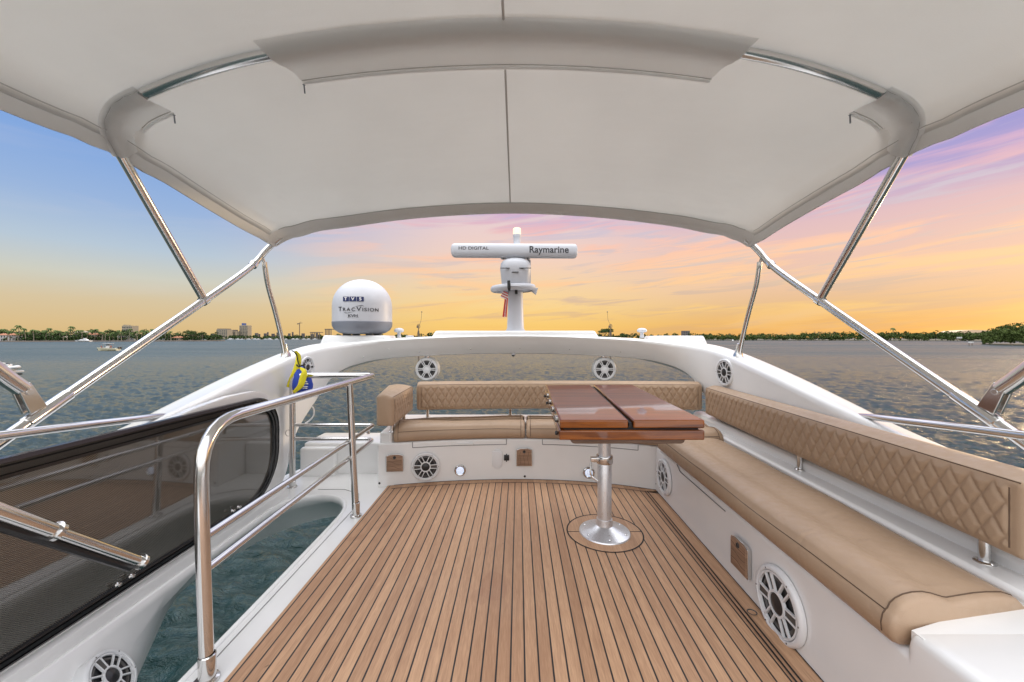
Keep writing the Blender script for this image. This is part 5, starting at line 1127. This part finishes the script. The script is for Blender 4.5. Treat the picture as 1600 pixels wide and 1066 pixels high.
def person(label, lx, ly, lz, seated=False):
    c, sn = math.cos(rz), math.sin(rz); wx, wy = X+lx*c-ly*sn, Y+lx*sn+ly*c; z = WZ+lz
    o = thing('person', label, 'person', (wx, wy, z)); me = bpy.data.meshes.new('body')
    P_ = {'pel': (0, 0, .92 if not seated else .5), 'chest': (0, 0, 1.32 if not seated else .9), 'neck': (0, 0, 1.5 if not seated else 1.08), 'head': (0, 0, 1.66 if not seated else 1.24), 'top': (0, 0, 1.76 if not seated else 1.34)}
    hz = P_['pel'][2]; cz = P_['chest'][2]; fw = .42 if seated else .03
    vs = [P_['pel'], P_['chest'], P_['neck'], P_['head'], P_['top'], (.0, .1, hz-.04), (fw, .12, hz-.08 if seated else .5), (fw, .12, .06), (0, -.1, hz-.04), (fw, -.12, hz-.08 if seated else .5), (fw, -.12, .06), (0, .2, cz+.06), (.06, .25, cz-.22), (.2, .2, cz-.35), (0, -.2, cz+.06), (.06, -.25, cz-.22), (.2, -.2, cz-.35)]
    es_ = [(0, 1), (1, 2), (2, 3), (3, 4), (0, 5), (5, 6), (6, 7), (0, 8), (8, 9), (9, 10), (1, 11), (11, 12), (12, 13), (1, 14), (14, 15), (15, 16)]
    me.from_pydata(vs, es_, []); bo = bpy.data.objects.new('body', me); SC.collection.objects.link(bo); bo.parent = o; me.materials.append(MATS['shirt'])
    sk = bo.modifiers.new('skin', 'SKIN'); ra = [.14, .16, .06, .10, .06, .1, .07, .05, .1, .07, .05, .07, .05, .035, .07, .05, .035]
    for v_, r_ in zip(me.skin_vertices[0].data, ra): v_.radius = (r_, r_)
    me.skin_vertices[0].data[0].use_root = True; bo.modifiers.new('sub', 'SUBSURF').levels = 1
person('person in a dark red top sitting at the bow of the cream fishing boat', 2.3, .1, .75, True)
person('person standing at the console of the cream fishing boat', -1.0, 0, .45)
wk = MB(); wk.add([(X+x, Y+y, WZ+.03) for x, y in ((3.6, -.8), (6.6, -.5), (8.5, .5), (6.0, .9), (3.6, .8))], [(0, 1, 2, 3, 4)]); tag(wk.build('wake_foam', 'foam', None, flat=True), 'thin white wake behind the twin outboards', None, None, 'stuff')
# tender on the swim platform of a boat at the frame edge
Y = 5.0*FPX/(588-HZ)+2; X = F(8, Y)
t0 = thing('anchored_boat_stern', 'white stern with a flat swim platform at the frame edge', 'boat', (X-3, Y, WZ))
MB().box(X-6, X+1.35, Y-1.3, Y+1.0, WZ+.30, WZ+.52, .06).build('swim_platform', 'hull_white', t0); MB().box(X-7, X-1.6, Y-1.6, Y+1.4, WZ-.2, WZ+1.6, .25).build('hull', 'hull_white', t0)
MB().box(X-1.5, X+1.35, Y-1.0, Y+.8, WZ-.02, WZ+.16, .05).build('platform_support', 'rubber', t0)
t1 = thing('tender', 'small white tender with a black outboard resting on the swim platform', 'dinghy', (X, Y, WZ+.52))
tb_ = [(X-1.2, Y-.3, WZ+.86), (X-.2, Y-.55, WZ+.86), (X+1.0, Y-.45, WZ+.92), (X+1.75, Y-.05, WZ+1.05), (X+1.0, Y+.45, WZ+.92), (X-.2, Y+.6, WZ+.86), (X-1.2, Y+.45, WZ+.86)]
MB().tube(catmull(tb_, 5), .24, 14).build('side_tube', 'hull_white', t1, angle=60); MB().box(X-1.1, X+1.1, Y-.4, Y+.4, WZ+.54, WZ+.80, .08).build('hull', 'hull_white', t1)
MB().box(X-.35, X+.10, Y-.95, Y-.6, WZ+1.05, WZ+1.70, .10).build('outboard_engine', 'black_plastic', t1); MB().box(X-.22, X-.02, Y-.92, Y-.66, WZ+.42, WZ+1.08, .05).build('outboard_leg', 'black_plastic', t1)
MB().box(X+.3, X+.7, Y-.25, Y+.25, WZ+.8, WZ+1.45, .06).build('console', 'hull_white', t1); MB().box(X-.9, X-.6, Y-.3, Y+.3, WZ+.8, WZ+1.25, .06).build('seat', 'hull_white', t1)
MB().tube([(X+.15, Y-.1, WZ+1.42), (X+.5, Y-.1, WZ+1.6), (X+.75, Y-.1, WZ+1.42)], .05, 8).build('windscreen_rail', 'black_plastic', t1)
# channel markers
for px, pb, hgt, lb in ((1517, 540.6, 2.6, 'white channel sign on two posts in front of the nearer mangroves'), (1499, 533.6, 6.0, 'farther small white channel sign before the mangrove wood')):
    Y = 5.0*FPX/(pb-HZ); X = F(px, Y); t0 = thing('channel_marker', lb, 'sign', (X, Y, WZ)); w_ = 4.2/FPX*Y
    MB().box(X-w_, X+w_, Y-.1, Y+.1, WZ+hgt*.70, WZ+hgt*1.02).build('sign_board', 'hull_white', t0, flat=True)
    for k in (-.55, .55): MB().tube([(X+k*w_, Y+.15, WZ-1), (X+k*w_, Y+.15, WZ+hgt*.9)], .17*Y/240, 8).build('post', 'bark', t0)
Y = 5.0*FPX/(533-HZ); X = F(1506, Y); t0 = thing('moored_motorboat', 'small pale motorboat moored near the farther channel sign', 'boat', (X, Y, WZ))
at_(MB().loft(hull(8, 2.6, 1.4)), X, Y, WZ, 0).build('hull', 'hull_white', t0, angle=40); at_(MB().box(-1.5, 1.5, -1, 1, 1.3, 2.6, .1), X, Y, WZ, 0).build('cabin', 'hull_white', t0)
Y = 5.0*FPX/(532.9-HZ); X = F(1145, Y); t0 = thing('white_buoy', 'tiny white buoy off the far mangrove shore beside the canopy support', 'buoy', (X, Y, WZ)); MB().lathe([(0, -.5), (1.2, -.3), (1.4, .6), (.9, 1.6), (.3, 2.2), (0, 2.4)], (X, Y, WZ), n=14).build('float', 'hull_white', t0)
# instrument stands seen over the arch
for px, Y, lb, fx in ((654, 60.0, 'thin dark instrument stand with a raised wire, near the satellite dome', 1), (954, 60.0, 'thin dark instrument stand with a vane, beyond the radar mast', -1)):
    X = F(px, Y); z0 = zf(531, Y); t0 = thing('instrument_stand', lb, 'antenna', (X, Y, WZ), 'thin instrument stands beyond the arch'); k = Y/FPX
    MB().tube([(X, Y, WZ-1), (X, Y, zf(517, Y))], .12, 6).build('pile', 'bark', t0)
    m2 = MB(); m2.tube([(X-2.5*k, Y, zf(526, Y)), (X-.5*k, Y, zf(514, Y)), (X+2.5*k, Y, zf(526, Y))], .05, 5); m2.tube([(X, Y, zf(524, Y)), (X, Y, zf(508, Y))], .06, 5); m2.build('frame', 'crane_paint', t0)
    m2 = MB(); m2.tube([(X+2.2*k*math.cos(t_), Y, zf(510, Y)+3.2*k*math.sin(t_)) for t_ in [2*math.pi*j/16 for j in range(16)]], .045, 5, closed=True); m2.build('ring', 'crane_paint', t0)
    MB().box(X-3*k, X-.8*k, Y, Y+.1, zf(512.5, Y), zf(509, Y)).build('vane', 'crane_paint', t0)
    MB().tube([(X+1*k, Y, zf(510, Y)), (X+fx*4*k, Y, zf(500, Y)), (X+fx*5*k, Y, zf(488, Y))], .025, 5).build('wire', 'crane_paint', t0); MB().lathe([(0, -.14), (.12, 0), (0, .14)], (X+fx*5*k, Y, zf(487.5, Y)), n=8).build('wind_cup', 'crane_paint', t0)
